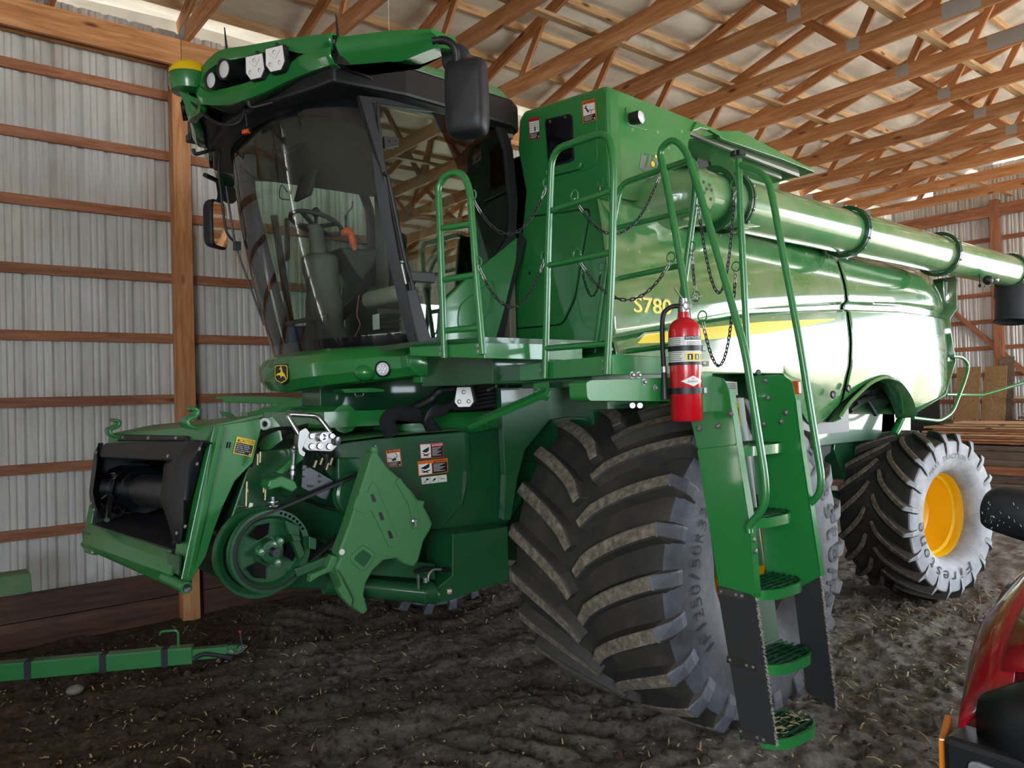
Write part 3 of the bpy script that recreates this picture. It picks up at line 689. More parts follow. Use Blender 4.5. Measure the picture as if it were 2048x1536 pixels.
# anniversary decal
def D(b, pts, y=YT - .004): return b.poly(VV(pts, 'y', y))
b = B('grey_decal'); b.prism(VV([(1284, 305), (1312, 311), (1328, 322), (1326, 352), (1318, 362), (1291, 356), (1292, 344), (1278, 336)], 'y', YT - .003), (0, .002, 0))
b.m('green_clean').text('75', V(1301, 323, 'y', YT - .006), V(1320, 330, 'y', YT) - V(1290, 324, 'y', YT), (0, 0, 1), .10, .13)
b.m('yellow_decal').lathe([(0, .0), (.0, .02)], V(1306, 328, 'y', YT - .008), (0, -1, 0), 14).lathe([(0, .0), (.0, .012)], V(1312, 313, 'y', YT - .008), (0, -1, 0), 10)
b.m('white').text('SUPER', V(1311, 347, 'y', YT - .006), V(1320, 330, 'y', YT) - V(1290, 324, 'y', YT), (0, 0, 1), .018, .06).text('COMBINES', V(1306, 354, 'y', YT - .006), V(1320, 330, 'y', YT) - V(1290, 324, 'y', YT), (0, 0, 1), .020, .10)
b.obj('anniversary_decal', tside)

# ---------------- unloading auger
A0 = Vector((4.33, 3.26, 3.43)); A1 = V(2018, 543, 'y', 3.12)
ax = (A1 - A0); AL = ax.length; ax.normalize()
b = B('green_auger'); b.lathe([(-.18, .185), (AL, .172)], A0, ax, 48); au = b.obj('unloading_auger', R_, smooth=3.2)
b = B('green_auger'); b.tube(cat_([A0 + Vector((.0, .75, -.15)), A0 + Vector((-.22, .45, -.12)), A0 + Vector((-.12, .12, -.02)), A0 + ax * .05]), .20, 28); b.obj('auger_elbow', au, smooth=1)
def flange(d, R, nm='flange_ring'):
    b = B('green_dark'); c = A0 + ax * d; b.lathe([(-.03, R - .03), (-.03, R), (-.012, R), (-.012, R - .012), (.0, R - .012), (.0, R), (.018, R), (.018, R - .03)], c, ax, 40)
    u = ax.cross(Vector((0, 0, 1))).normalized(); w_ = ax.cross(u)
    f = b.obj(nm, au, smooth=.5)
    b = B('zinc')
    for k in range(16):
        a = 2 * PI * k / 16; b.bolt(c + (u * math.cos(a) + w_ * math.sin(a)) * (R + .004) + ax * .0 , (u * math.cos(a) + w_ * math.sin(a)), .007, .010)
    b.obj('ring_bolts', f); return f
def dpx(x, y):                                    # distance along the auger of a photo position
    best = min((((V(x, y, 'y', 3.2) - (A0 + ax * (k * .01))).length, k * .01) for k in range(700))); return best[1]
for x, y in ((1470, 400), (1694, 448), (1869, 490)): flange(dpx(x, y), .215)
flange(AL - .02, .195)
b = B('green_dark'); c = A0 + ax * (dpx(1440, 390)); b.lathe([(-.05, .19), (-.05, .23), (-.02, .235), (.0, .21), (.0, .19)], c, ax, 40); b.obj('swivel_ring', au, smooth=.5)
b = B('green_auger'); c = V(1413, 378, 'y', 3.03); b.prism([c + Vector(q) for q in ((-.07, 0, .09), (.06, 0, .06), (.09, 0, -.06), (.03, 0, -.13), (-.07, 0, -.05))], (0, .03, 0)); 
b.m('black')
for q in ((-.03, -.004, .04), (.03, -.004, .03), (.0, -.004, -.0), (.04, -.004, -.06), (-.03, -.004, -.03), (.05, -.004, .0)): b.lathe([(0, 0), (0, .012)], c + Vector(q), (0, -1, 0), 8)
b.obj('auger_bracket', au)
# rubber spout
b = B('black_soft'); P = cat_([A1 - ax * .02, A1 + ax * .06, A1 + ax * .12 + Vector((0, 0, -.1)), A1 + ax * .08 + Vector((.0, 0, -.32)), A1 + ax * .04 + Vector((0, 0, -.56))], 5)
b.tube(P, [.19] * 5 + [.195] * 5 + [.18] * 5 + [.165] * 5 + [.18], 28, caps=False); b.obj('rubber_spout', R_, smooth=1, solid=.012)
b = B('black'); c = V(1976, 560, 'y', 3.0); b.ball(c, .05); b.tube(cat_([c, c + Vector((-.05, -.03, -.06)), c + Vector((-.16, -.02, -.08))]), .008, 6); b.m('zinc').ball(c + Vector((.07, -.05, 0)), .028); b.obj('spout_camera', au, smooth=1)
b = B('hose'); q = V(1959, 548, 'y', 3.05); b.tube([q, q + Vector((0, 0, -.13))], .007, 6); b.ball(q + Vector((0, 0, -.12)), .018); b.obj('cable_plug', au, smooth=1)
for k, (x, y) in enumerate(((1505, 430), (1500, 448))):
    b = B('green_auger'); b.prism(VV([(x - 16, y - 6), (x + 22, y + 4), (x + 10, y + 6), (x - 16, y + 4)], 'y', 3.12), (0, .1, 0)); b.obj('auger_rest', R_, bevel=.004)
# ================================================================ cab
def U(y): return abs(y - CYc) / 1.02
def Xb(y): return 2.185 + .42 * U(y) ** 2.2
def Xt(y): return 1.90 + .46 * U(y) ** 2.4
def wsp(y, q, off=0):                      # windshield point, q 0 bottom .. 1 top
    z = 2.455 + (3.985 - 2.455) * q - .05 * q * U(y) ** 4
    x = Xb(y) + (Xt(y) - Xb(y)) * q - .05 * math.sin(q * PI)
    return Vector((x - off, y, z))
cab = empty('cab', (2.8, CYc, 2.3), R_)
ys_ = [4.15 + 2.04 * k / 32 for k in range(33)]
b = B('glass'); b.grid([[wsp(y, q / 14) for q in range(15)] for y in ys_]); ws = b.obj('windshield', cab, smooth=3.2)
def band(qa, qb, ya, yb, nm, mt='black_gloss', n=24):
    b = B(mt); b.grid([[wsp(ya + (yb - ya) * i / n, qa + (qb - qa) * k / 6, .006) for k in range(7)] for i in range(n + 1)]); return b.obj(nm, cab, smooth=3.2)
band(-.035, .035, 4.15, 6.19, 'lower_glass_band'); 
b = B('black_gloss'); b.grid([[wsp(y, 1.01 - (k / 4) * (.05 + .11 * U(y) ** 5), .006) for k in range(5)] for y in ys_]); b.obj('upper_glass_band', cab, smooth=3.2)
for ya, yb in ((4.14, 4.19), (6.15, 6.20)): band(0, 1, ya, yb, 'pillar_band', 'black', n=4)
YL = 4.15
def side(pts, nm, mt, y=YL, th=.03, bev=.004, mirror=True, parent=None):
    for sgn_ in ((0, 1) if mirror else (0,)):
        P = VV(pts, 'y', y)
        if sgn_: P = [Vector((p.x, 2 * CYc - p.y, p.z)) for p in P]
        b = B(mt); b.prism(P, (0, th * (1 if not sgn_ else -1), 0)); o = b.obj(nm, parent or cab, bevel=bev)
        if not sgn_: r = o
    return r
def framep(outer, inner, nm, mt, y=YL, th=.04, parent=None, mirror=True):
    for sgn_ in ((0, 1) if mirror else (0,)):
        O = VV(outer, 'y', y); I = VV(inner, 'y', y)
        if sgn_: O = [Vector((p.x, 2 * CYc - p.y, p.z)) for p in O]; I = [Vector((p.x, 2 * CYc - p.y, p.z)) for p in I]
        t = Vector((0, th if not sgn_ else -th, 0)); b = B(mt); n = len(O)
        vs = O + I + [p + t for p in O] + [p + t for p in I]; fs = []
        for i in range(n):
            j = (i + 1) % n; fs += [[i, j, n + j, n + i], [2 * n + i, 3 * n + i, 3 * n + j, 2 * n + j], [i, 2 * n + i, 2 * n + j, j], [n + i, n + j, 3 * n + j, 3 * n + i]]
        b.add(vs, fs); o = b.obj(nm, parent or cab, bevel=.004)
        if not sgn_: r = o
    return r
DO = [(718, 190), (905, 212), (1003, 228), (1026, 300), (1036, 400), (1032, 478), (985, 560), (925, 625), (905, 700), (838, 700), (800, 520), (760, 330)]
DI = [(745, 206), (900, 226), (990, 240), (1010, 300), (1020, 400), (1018, 470), (968, 545), (900, 600), (888, 672), (862, 676), (815, 520), (772, 330)]
framep(DO, DI, 'door_frame', 'black'); side(DI, 'door_glass', 'glass', YL + .015, .004, 0)
b = B('green_clean'); P = VV([(1036, 474), (1034, 520), (1010, 620), (990, 690), (880, 695), (884, 620), (892, 597), (930, 560)], 'y', YL - .012); b.prism(P, (0, .05, 0)); lp_ = b.obj('lower_side_panel', cab, bevel=.01)
b = B('green_clean'); P = rpoly(VV([(990, 555), (975, 640), (915, 660), (918, 610)], 'y', YL - .02), .06); b.prism(P, (0, .02, 0)); b.obj('pressed_bulge', lp_, bevel=.006)
b = B('black'); P = VV([(1040, 460), (1052, 480), (1030, 560), (1000, 690), (980, 690), (1012, 590), (1032, 500)], 'y', YL + .03); b.prism(P, (0, .35, 0)); b.obj('rear_seal', cab)
b = B('black'); b.tube(rnd(VV([(768, 345), (776, 352), (813, 535), (822, 560), (826, 580)], 'y', YL - .03), .04), .013, 10); b.obj('door_pull_bar', cab, smooth=1)
b = B('zinc'); b.tube(VV([(803, 528), (812, 568)], 'y', YL - .02), .008, 8); b.ball(V(804, 524, 'y', YL - .02), .014); b.obj('gas_strut', cab, smooth=1)
b = B('black'); b.prism(VV([(768, 272), (798, 276), (798, 292), (770, 296)], 'y', YL - .015), (0, .02, 0)); 
for x in (780, 793): b.bolt(V(x, 282, 'y', YL - .016), (0, -1, 0), .007, .006)
b.obj('door_hinge', cab, bevel=.003)
b = B('black'); b.prism(VV([(818, 542), (868, 545), (874, 552), (870, 566), (822, 562)], 'y', YL - .02), (0, .03, 0)); b.obj('door_latch', cab, bevel=.005)
# structural shell: floor, rear wall, headliner, roof
XRr = 3.48
b = B('trim_grey'); b.prism([(Xb(y) + .04, y, 2.30) for y in ys_[1:-1]] + [(XRr, 6.14, 2.30), (XRr, 4.2, 2.30)], (0, 0, .16)); b.obj('cab_floor', cab)
b = B('trim_grey'); b.box((XRr - .06, 4.22, 2.4), (XRr, 6.12, 3.05)); 
for y0, y1 in ((4.22, 4.4), (5.94, 6.12)): b.box((XRr - .06, y0, 3.0), (XRr, y1, 4.0))
b.box((XRr - .06, 4.22, 3.85), (XRr, 6.12, 4.0)); b.obj('rear_cab_wall', cab, bevel=.01)
b = B('glass_dark'); b.box((XRr - .03, 4.4, 3.05), (XRr - .025, 5.94, 3.85)); b.obj('rear_window', cab)
b = B('seat_tan'); b.prism([(Xt(y) + .06, y, 3.93) for y in ys_[1:-1]] + [(XRr, 6.14, 3.93), (XRr, 4.2, 3.93)], (0, 0, .03)); b.obj('headliner', cab)
b = B('black'); OUT = [(2.04, 4.10), (2.5, 4.04), (3.38, 4.08), (3.50, 4.16), (3.56, 4.35), (3.58, 5.17)]
OUT = OUT + [(x, 2 * CYc - y) for x, y in OUT[::-1][1:]]; OUT += [(2.0, 6.1), (1.82, 5.6), (1.78, 5.17), (1.82, 4.74), (2.0, 4.25)]
b.prism([(x, y, 3.965) for x, y in OUT], (0, 0, .19)); rb = b.obj('roof_base', cab, bevel=.02)
b = B('green_dusty'); b.prism([(x + (.04 if x < 2.5 else -.05), CYc + (y - CYc) * .95, 4.15) for x, y in OUT], (0, 0, .09)); b.obj('roof_cap', cab, bevel=.03, seg=3)
b = B('black'); b.box((2.9, 4.9, 4.24), (3.02, 5.02, 4.30)); b.box((2.9, 5.04, 4.24), (3.02, 5.16, 4.30)); b.m('lens').box((2.895, 4.91, 4.25), (2.9, 5.01, 4.29)); b.obj('roof_camera', cab, bevel=.005)
for (x, y, zl, yb) in ((676, 75, 28, 4.05), (453, 95, 55, 5.1)):
    p = V(x, y, 'y', yb); q = V(x - 4, zl, 'y', yb); b = B('black'); b.tube([p - Vector((0, 0, .08)), p, q], [.012, .009, .004], 8); b.obj('antenna', cab, smooth=1)

# visor: two light pods, wings, dome. stations given for the left side, mirrored for the right
ST = [(5.06, (402, 138), (398, 207)), (4.86, (438, 104), (452, 208)), (4.60, (500, 92), (512, 190)), (4.35, (575, 79), (592, 153)), (4.05, (664, 68), (669, 126))]
def lerp(a, b_, t): return a + (b_ - a) * t
Us = [V(*u, 'y', y) for y, u, l in ST]; Ls = [V(*l, 'y', y) for y, u, l in ST]
Us = cat_(Us, 6); Ls = cat_(Ls, 6)
def mir(p): return Vector((p.x, 2 * CYc - p.y, p.z))
for sd_ in (0, 1):
    M = mir if sd_ else (lambda p: p.copy()); n = len(Us); pod = None
    b = B('green_clean'); rows = []
    for i in range(n):
        u, l = Us[i], Ls[i]; q = i / (n - 1); h = (u - l)
        back = Vector((.10, .03, 0)); wu = .80; wl = .26
        if q > .74: s_ = min(1, (q - .74) / .12); wu = lerp(.80, .50, s_ ** .5); wl = lerp(.26, .50, s_ ** .5); back = back * (1 - s_)
        if q < .10: s_ = 1 - q / .10; wu = lerp(.80, .55, s_); wl = lerp(.26, .52, s_); back = back * (1 - s_)
        rows.append([M(p) for p in (u + Vector((.30, .05, .02)), u + Vector((.03, 0, .004)), u, l + h * (wu + .02), l + h * wu, l + h * wu + back, l + h * wl + back, l + h * wl + Vector((-.012, -.004, 0)), l + h * (wl * .45) + Vector((-.02, -.006, 0)), l, l + Vector((.05, .02, -.004)))])
    b.grid(rows)
    for k, f in enumerate(b.f):
        if k % 10 == 5 and .12 < (k // 10) / (n - 1) < .84: b.m('black'); b.mi[k] = b.cur
    pod = b.obj('roof_visor', cab, smooth=.6, solid=.012)
    # black belly between the visor and the windshield header
    b = B('black'); b.grid([[M(Ls[i] + Vector((.03, .01, .01))), M(lerp(Ls[i], Vector((Xt(Ls[i].y) + .03, Ls[i].y, 4.02)), .5) + Vector((0, 0, -.01))), M(Vector((Xt(max(4.15, Ls[i].y)) + .04, max(4.15, Ls[i].y), 3.985)))] for i in range(n)]); b.obj('visor_underside', cab, smooth=1, solid=.01)
    # wing carrying the mirror
    r0 = [V(676, 74, 'y', 3.99), V(678, 108, 'y', 3.99), V(692, 130, 'y', 3.99)]; t0 = [V(862, 57, 'y', 3.44), V(876, 74, 'y', 3.42), V(868, 92, 'y', 3.44)]
    m0 = [V(776, 62, 'y', 3.70), V(790, 98, 'y', 3.69), V(796, 121, 'y', 3.70)]
    R3 = []
    for tr_ in (r0, m0, t0):
        c3 = [tr_[0] + Vector((.16, .0, -.01)), tr_[0], lerp(tr_[0], tr_[1], .5) + Vector((-.02, 0, 0)), tr_[1], tr_[2] + Vector((.02, 0, 0)), tr_[2] + Vector((.16, 0, .02)), tr_[0] + Vector((.16, .0, -.01))]
        R3.append([M(p) for p in c3])
    b = B('green_clean'); b.grid(R3); b.poly(R3[0][:6]); b.poly(R3[2][:6][::-1]); wing = b.obj('visor_wing', cab, smooth=.7)
    b = B('black'); a0 = V(668, 70, 'y', 4.04); a1 = V(672, 128, 'y', 4.04); b.prism([M(a0), M(V(680, 80, 'y', 3.98)), M(V(688, 130, 'y', 3.98)), M(a1)], (.14, 0, 0)); b.obj('visor_joint', cab, bevel=.004)
    if sd_ == 0:
     b = B('black'); P = VV([(688, 131), (795, 122), (870, 94), (800, 128), (700, 140)], 'y', 3.75); b.prism([M(p) for p in P], (.12, 0, 0)); b.obj('wing_underside', cab)
    # lights
    def facing(c, dirv):
        z = Vector(dirv).normalized(); xr = z.cross(Vector((0, 0, 1))).normalized(); return xr, xr.cross(z)
    def round_lamp(px_, r, y):
        c = V(*px_, 'y', y); a = Vector((-1, -.35, -.12)).normalized() if True else None
        if sd_: c = mir(c); a = Vector((-1, .35, -.12)).normalized()
        b = B('black'); b.lathe([(-.12, r * .7), (-.11, r), (-.02, r), (.0, r * 1.04), (.0, r * .86), (-.03, r * .8)], c, a, 24); o = b.obj('round_work_lamp', cab, smooth=.5)
        b = B('lens'); b.lathe([(-.012, r * .85), (-.006, r * .5), (-.0, .0)], c, a, 20); b.m('chrome').lathe([(-.028, r * .8), (-.04, r * .3), (-.05, 0)], c, a, 20); b.obj('lamp_lens', o, smooth=1)
    def led_lamp(px_, y, sc_=1.0, c=None, a=None, par=None):
        if c is None:
            c = V(*px_, 'y', y); a = Vector((-1, -.55, -.1)).normalized()
            if sd_: c = mir(c); a = Vector((-1, .55, -.1)).normalized()
        xr, up_ = facing(c, a); sh = [(-.9, 1), (.9, 1), (1.0, -.35), (.55, -1), (-.55, -1), (-1.0, -.35)]; k_ = .068 * sc_
        b = B('black'); b.prism([c + xr * x * k_ * 1.12 + up_ * y_ * k_ * 1.1 - a * .045 for x, y_ in sh], a * .045)
        for q in range(-3, 4): b.prism([c + xr * (q * .013 + d1) + up_ * d2 - a * .07 for d1, d2 in ((-.002, -.03), (.002, -.03), (.002, .03), (-.002, .03))], a * .03)
        b.tube([c - a * .03 + up_ * k_, c - a * .03 + up_ * (k_ + .035)], .01, 8); o = b.obj('led_work_lamp', par or cab, bevel=.004)
        b = B('led_face'); b.prism([c + xr * x * k_ + up_ * y_ * k_ - a * .002 for x, y_ in sh], a * .004); f = b.obj('lamp_face', o)
        b = B('chrome')
        for x, y_ in ((0, .55), (-.5, -.4), (.5, -.4)): b.lathe([(.002, .013 * sc_), (.005, .012 * sc_), (.001, .009 * sc_), (-.004, 0)], c + xr * x * k_ + up_ * y_ * k_, a, 14)
        b.m('grey_decal')
        for x in (-1, 1): b.beam(c + xr * k_ * .05 * x + a * .0025, c + (xr * x * .6 + up_ * .62) * k_ + a * .0025, .002, .001)
        b.obj('led_optics', f) if False else b.obj('lamp_optics', o, smooth=.5)
        return o
    round_lamp((446, 138), .062, 4.74); round_lamp((420, 160), .056, 4.88)
    if not sd_: led_lamp((510, 134), 4.52); led_lamp((550, 118), 4.38)
    b = B('black'); c = V(478, 140, 'y', 4.75); c = mir(c) if sd_ else c; b.obox(c + Vector((.08, 0, -.01)), (.05, 0, 0), (0, .2, 0), (0, 0, .045)); b.obox(c + Vector((.05, -.03 if not sd_ else .03, -.02)), (.03, 0, 0), (0, .05, 0), (0, 0, .03)); b.obj('lamp_bracket', cab, bevel=.008)
b = B('black'); c = mir(V(545, 120, 'y', 4.45)); b.obox(c, (.06, 0, 0), (0, .06, 0), (0, 0, .07)); b.obox(c + Vector((-.02, .03, -.07)), (.05, 0, 0), (0, .05, 0), (0, 0, .03)); b.obj('folded_lamp', cab, bevel=.012)
# nose of the visor and the dome receiver
b = B('green_clean'); P = [V(355, 178, 'y', CYc), V(402, 200, 'y', CYc - .12), V(398, 225, 'y', CYc - .12), V(382, 236, 'y', CYc)]
b.prism([P[0], P[1], P[2], P[3]], (.05, .03, 0)); b.prism([mir(p) for p in P], (.05, -.03, 0)); b.obj('visor_nose', cab, bevel=.008)
dc = V(380, 170, 'y', CYc)
b = B('green_clean'); b.lathe([(-.06, .06), (-.05, .115), (.0, .13), (.055, .128)], dc, (0, 0, 1), 32, True); b.m('yellow_dome').lathe([(.055, .130), (.09, .122), (.125, .095), (.15, .05), (.155, 0)], dc, (0, 0, 1), 32); dm = b.obj('receiver_dome', cab, smooth=.8)
# hoses and cables under the visor
b = B('hose'); b.tube(cat_([V(368, 183, 'y', 5.15), V(385, 205, 'y', 5.12), V(420, 238, 'y', 5.0), V(450, 250, 'y', 4.9), V(478, 244, 'y', 4.85), V(490, 215, 'y', 4.85)]), .011, 8); b.obj('corrugated_cable', cab, smooth=1)
b = B('black'); b.tube(rnd(VV([(497, 202), (500, 216), (570, 198), (592, 172), (590, 176)], 'y', 4.62), .03), .013, 8); b.obj('grab_handle', cab, smooth=1)
b = B('black'); b.tube(rnd([mir(p) for p in VV([(497, 202), (500, 216), (570, 198), (592, 172)], 'y', 4.62)], .03), .013, 8); b.obj('grab_handle', cab, smooth=1)
b = B('hose'); b.tube(VV([(491, 228), (494, 254)], 'y', 4.8), .004, 6); b.m('orange'); c = V(492, 264, 'y', 4.8); b.obox(c, (.012, -.02, 0), (.01, .008, 0), (0, 0, .012)); b.m('black').obox(c + Vector((.012, 0, .012)), (.012, -.02, 0), (.01, .008, 0), (0, 0, .012)); b.obj('orange_connector', cab)
# wiper
b = B('black'); b.tube(rnd(VV([(449, 232), (436, 338), (452, 468), (478, 492)], 'y', 5.75), .06), .010, 8); b.tube(VV([(452, 372), (470, 490), (528, 650)], 'y', 5.72), .008, 6); b.obox(V(474, 492, 'y', 5.7), (.02, 0, 0), (0, .03, 0), (0, 0, .03)); b.obj('windshield_wiper', cab, smooth=1)
# mirrors
def mirror_head(c, yaw, nm='mirror_head', hw_=.118, hh=.215):
    b = B('mirror_black'); rows = []
    ca, sa = math.cos(yaw), math.sin(yaw); f = Vector((-ca, -sa, 0)); s_ = Vector((sa, -ca, 0)); u = Vector((0, 0, 1)); NS = 28
    def se(t, a, b_, e=.32): return (math.copysign(abs(math.cos(t)) ** e, math.cos(t)) * a, math.copysign(abs(math.sin(t)) ** e, math.sin(t)) * b_)
    for d, k in ((-.045, .0), (-.045, .93), (-.035, 1.0), (.0, 1.0), (.035, .95), (.055, .85), (.062, .6), (.065, .0)):
        rows.append([c + f * d + s_ * se(2 * PI * i / NS, hw_, hh)[0] * k + u * se(2 * PI * i / NS, hw_, hh)[1] * k for i in range(NS + 1)])
    b.grid(rows); o = b.obj(nm, cab, smooth=.9)
    b = B('mirror'); b.poly([c - f * .0462 + s_ * se(2 * PI * i / NS, hw_ * .86, hh * .9)[0] + u * se(2 * PI * i / NS, hw_ * .86, hh * .9)[1] for i in range(NS)]); b.obj('mirror_glass', o)
    return o
mc = V(933, 196, 'y', 3.36); mh = mirror_head(mc, .62)
b = B('black'); b.tube(rnd([V(866, 82, 'y', 3.46), V(893, 79, 'y', 3.40), V(912, 95, 'y', 3.36), V(916, 135, 'y', 3.38)], .07, 6), .022, 12); b.obj('mirror_arm', cab, smooth=1)
b = B('black_soft'); c = V(912, 118, 'y', 3.50); b.lathe([(0, .0), (0, .085), (.03, .075), (.045, .0)], c, (-.8, -.6, 0), 28); b.obj('convex_mirror', cab, smooth=.6)
mc2 = V(431, 450, 'y', 6.96); mh2 = mirror_head(mc2, -1.35 + .45)
b = B('black'); b.tube(rnd([V(410, 350, 'y', 6.6), V(436, 362, 'y', 6.8), V(440, 392, 'y', 6.92), V(436, 405, 'y', 6.95)], .05, 5), .02, 10); b.obj('mirror_arm', cab, smooth=1)
b = B('black'); c = V(458, 388, 'y', 6.75); b.lathe([(0, .0), (0, .085), (.02, .08), (.03, .0)], c, (-.3, 1, 0), 24); b.obj('convex_mirror', cab, smooth=.6)

# cab nose cowl
def cow(y, k):
    u = U(y); x0 = Xb(min(max(y, 4.15), 6.19)); tb = lerp(2.40, 2.42, u); zt, zm, zl = lerp(2.43, 2.435, u), lerp(2.335, 2.365, u), lerp(2.165, 2.235, u ** 1.2)
    return [Vector((x0 + .03, y, zt + .02)), Vector((x0 - .02, y, zt)), Vector((x0 - .075, y, zt - .03)), Vector((x0 - .115, y, zm)), Vector((x0 - .105, y, lerp(zm, zl, .55))), Vector((x0 - .055, y, zl + .01)), Vector((x0 - .02, y, zl)), Vector((x0 + .12, y, zl + .0))][k]
yy_ = [4.06 + 2.22 * k / 44 for k in range(45)]
b = B('green_clean'); b.grid([[cow(y, k) for k in range(8)] for y in yy_])
for s_ in (0, 1):
    M = mir if s_ else (lambda p: p); e = [M(cow(4.06, k)) for k in range(8)]; b.grid([e, [p + Vector((.45, 0, 0)) for p in e]])
cw = b.obj('cab_nose_cowl', cab, smooth=.45, solid=.006)
# lamp in the cowl
def cowpt(px_, off):
    best = None
    for y in np.arange(4.06, 6.2, .01):
        u = U(y); x0 = Xb(max(y, 4.15)) - .112; p = V(*px_, 'y', float(y)); d = abs(p.x - x0)
        if best is None or d < best[0]: best = (d, p, y)
    y = best[2]; s_ = (Xb(max(y, 4.2) + .02) - Xb(max(y, 4.2) - .02)) / .04; n_ = Vector((-1, s_, 0)).normalized(); return best[1] + n_ * off, n_
c, n_ = cowpt((766, 738), .004); b = B('black'); b.lathe([(-.02, .050), (.006, .052), (.010, .046), (.002, .040)], c, n_, 28); o = b.obj('cowl_lamp', cw, smooth=.5)
c2 = c; b = B('lens'); b.lathe([(.003, .041), (.008, .03), (.010, 0)], c, n_, 24); b.m('chrome')
for k in range(7):
    a = 2 * PI * k / 6; q = Vector((0, 0, 1)) * math.sin(a) * .022 + n_.cross(Vector((0, 0, 1))) * math.cos(a) * .022 if k < 6 else Vector(); b.lathe([(.008, .009), (.011, .007), (.011, 0)], c + q, n_, 10)
b.obj('cowl_lamp_lens', cw)
c, n_ = cowpt((726, 745), -.035); b = B('green_clean'); b.ball(c, .075, .075, .055, 20, 12); b.obj('cowl_bulge', cw, smooth=1)
# emblem: leaping deer on a shield
c, n_ = cowpt((571, 748), .030); n_ = Vector((-.80, -.60, .06)).normalized(); xr = n_.cross(Vector((0, 0, 1))).normalized(); xr = -xr if xr.y > 0 else xr
def emb(b, pts, o, k): b.prism([c + xr * x * k + Vector((0, 0, 1)) * y * k + n_ * o for x, y in pts], n_ * .003)
shp = [(-.62, 1), (.62, 1), (.8, .8), (.8, -.45), (.55, -.78), (0, -1.05), (-.55, -.78), (-.8, -.45), (-.8, .8)]
b = B('black'); b.prism([c + xr * x * .068 + Vector((0, 0, 1)) * y * .066 - n_ * .035 for x, y in shp], n_ * .034)
b.m('yellow_decal'); emb(b, shp, .0, .059); b.m('black'); emb(b, [(x * .9, y * .92) for x, y in shp], .002, .059); b.m('yellow_decal')
deer = [(-.62, -.18), (-.52, .02), (-.30, .10), (-.08, .14), (.02, .36), (-.06, .58), (-.20, .50), (-.24, .58), (-.08, .68), (-.02, .82), (-.10, .92), (.04, .84), (.08, .66), (.16, .52), (.18, .30), (.30, .10), (.46, -.02), (.50, -.18), (.58, -.36), (.70, -.66), (.60, -.62), (.46, -.38), (.30, -.26), (.12, -.24), (.02, -.42), (-.06, -.44), (-.04, -.24), (-.14, -.16), (-.40, -.12), (-.50, -.22), (-.56, -.14)]
emb(b, deer, .004, .059); b.obj('deer_emblem', cw, bevel=0)

# ---------------- cab interior
def IP(x, y, Y): return V(x, y, 'y', Y)
b = B('trim_grey'); P = [IP(655, 712, 5.17), IP(650, 655, 5.17), IP(648, 590, 5.17), IP(642, 545, 5.17), IP(640, 510, 5.17)]
for p in P: p.x += .0
b.tube(cat_(P, 4), [.20] * 2 + [.17] * 2 + [.135] * 4 + [.12] * 4 + [.13] * 4 + [.10], 20); b.obj('steering_console', cab, smooth=1)
b = B('trim_grey'); b.tube([IP(640, 520, 5.17), IP(633, 470, 5.17), IP(632, 452, 5.17)], [.07, .055, .05], 16); b.ball(IP(632, 455, 5.17), .06, .06, .03); b.obj('steering_column', cab, smooth=1)
wc_ = IP(632, 447, 5.17); wn = Vector((.32, .05, 1)).normalized(); wu = wn.cross(Vector((0, 1, 0))).normalized(); wv = wn.cross(wu)
b = B('dark_trim'); b.tube([wc_ + wu * math.cos(t) * .185 + wv * math.sin(t) * .185 for t in np.linspace(0, 2 * PI, 33)[:-1]], .016, 8, closed=True)
for a in (.5, 2.1, PI + .5, 5.2): b.beam(wc_ - wn * .03, wc_ + wu * math.cos(a) * .18 + wv * math.sin(a) * .18, .035, .015, wn)
b.obj('steering_wheel', cab, smooth=1)
b = B('dark_trim'); kp = IP(632, 425, 5.15); b.tube([wc_, kp], .014, 8); b.ball(kp, .032, .032, .038); b.obj('steering_knob', cab, smooth=1)
b = B('trim_grey'); b.tube([IP(570, 648, 5.2), IP(654, 632, 5.0)], .017, 10); b.obj('foot_bar', cab, smooth=1)
SX = IP(765, 640, 4.95)
b = B('dark_trim')
for k in range(5): b.lathe([(0, .19 + .0 * k), (.02, .215), (.04, .19)], SX + Vector((.15, 0, -.17 + k * .042)), (0, 0, 1), 20, True)
b.obj('seat_bellows', cab, smooth=.5)
b = B('seat_tan'); c = SX + Vector((.20, 0, .17)); b.obox(c, (.25, 0, 0), (0, .25, 0), (0, 0, .06)); b.obj('seat_cushion', cab, bevel=.05, seg=4, smooth=1)
b = B('seat_tan'); b.obox(c + Vector((.30, 0, .34)), (.06, 0, .02), (0, .24, 0), (.04, 0, .32)); b.obj('seat_back', cab, bevel=.05, seg=4, smooth=1)
b = B('seat_tan'); b.obox(c + Vector((.36, 0, .74)), (.045, 0, .0), (0, .12, 0), (.0, 0, .08)); b.obj('headrest', cab, bevel=.04, seg=4, smooth=1)
b = B('paper'); b.obox(SX + Vector((-.07, -.03, -.02)), (.0, .045, 0), (.003, 0, 0), (0, 0, .055)); b.obj('paper_card', cab)
b = B('dark_trim'); b.obox(IP(870, 430, 4.75), (.20, 0, .01), (0, .04, 0), (0, 0, .02)); b.ball(IP(825, 424, 4.7), .035); b.obj('armrest', cab, bevel=.01)
b = B('dark_trim'); p = IP(712, 505, 5.0); b.prism([p + Vector(q) for q in ((-.12, -.0, .03), (.20, -.0, .04), (.16, 0, -.06), (.06, 0, -.2), (-.02, 0, -.12))], (0, .25, 0)); b.obj('control_console', cab, bevel=.02)
b = B('dark_trim'); p = IP(618, 390, 5.4); b.obox(p + Vector((0, .05, .08)), (.02, .0, 0), (.0, .13, 0), (.03, 0, .10)); b.obj('display_screen', cab, bevel=.01); 
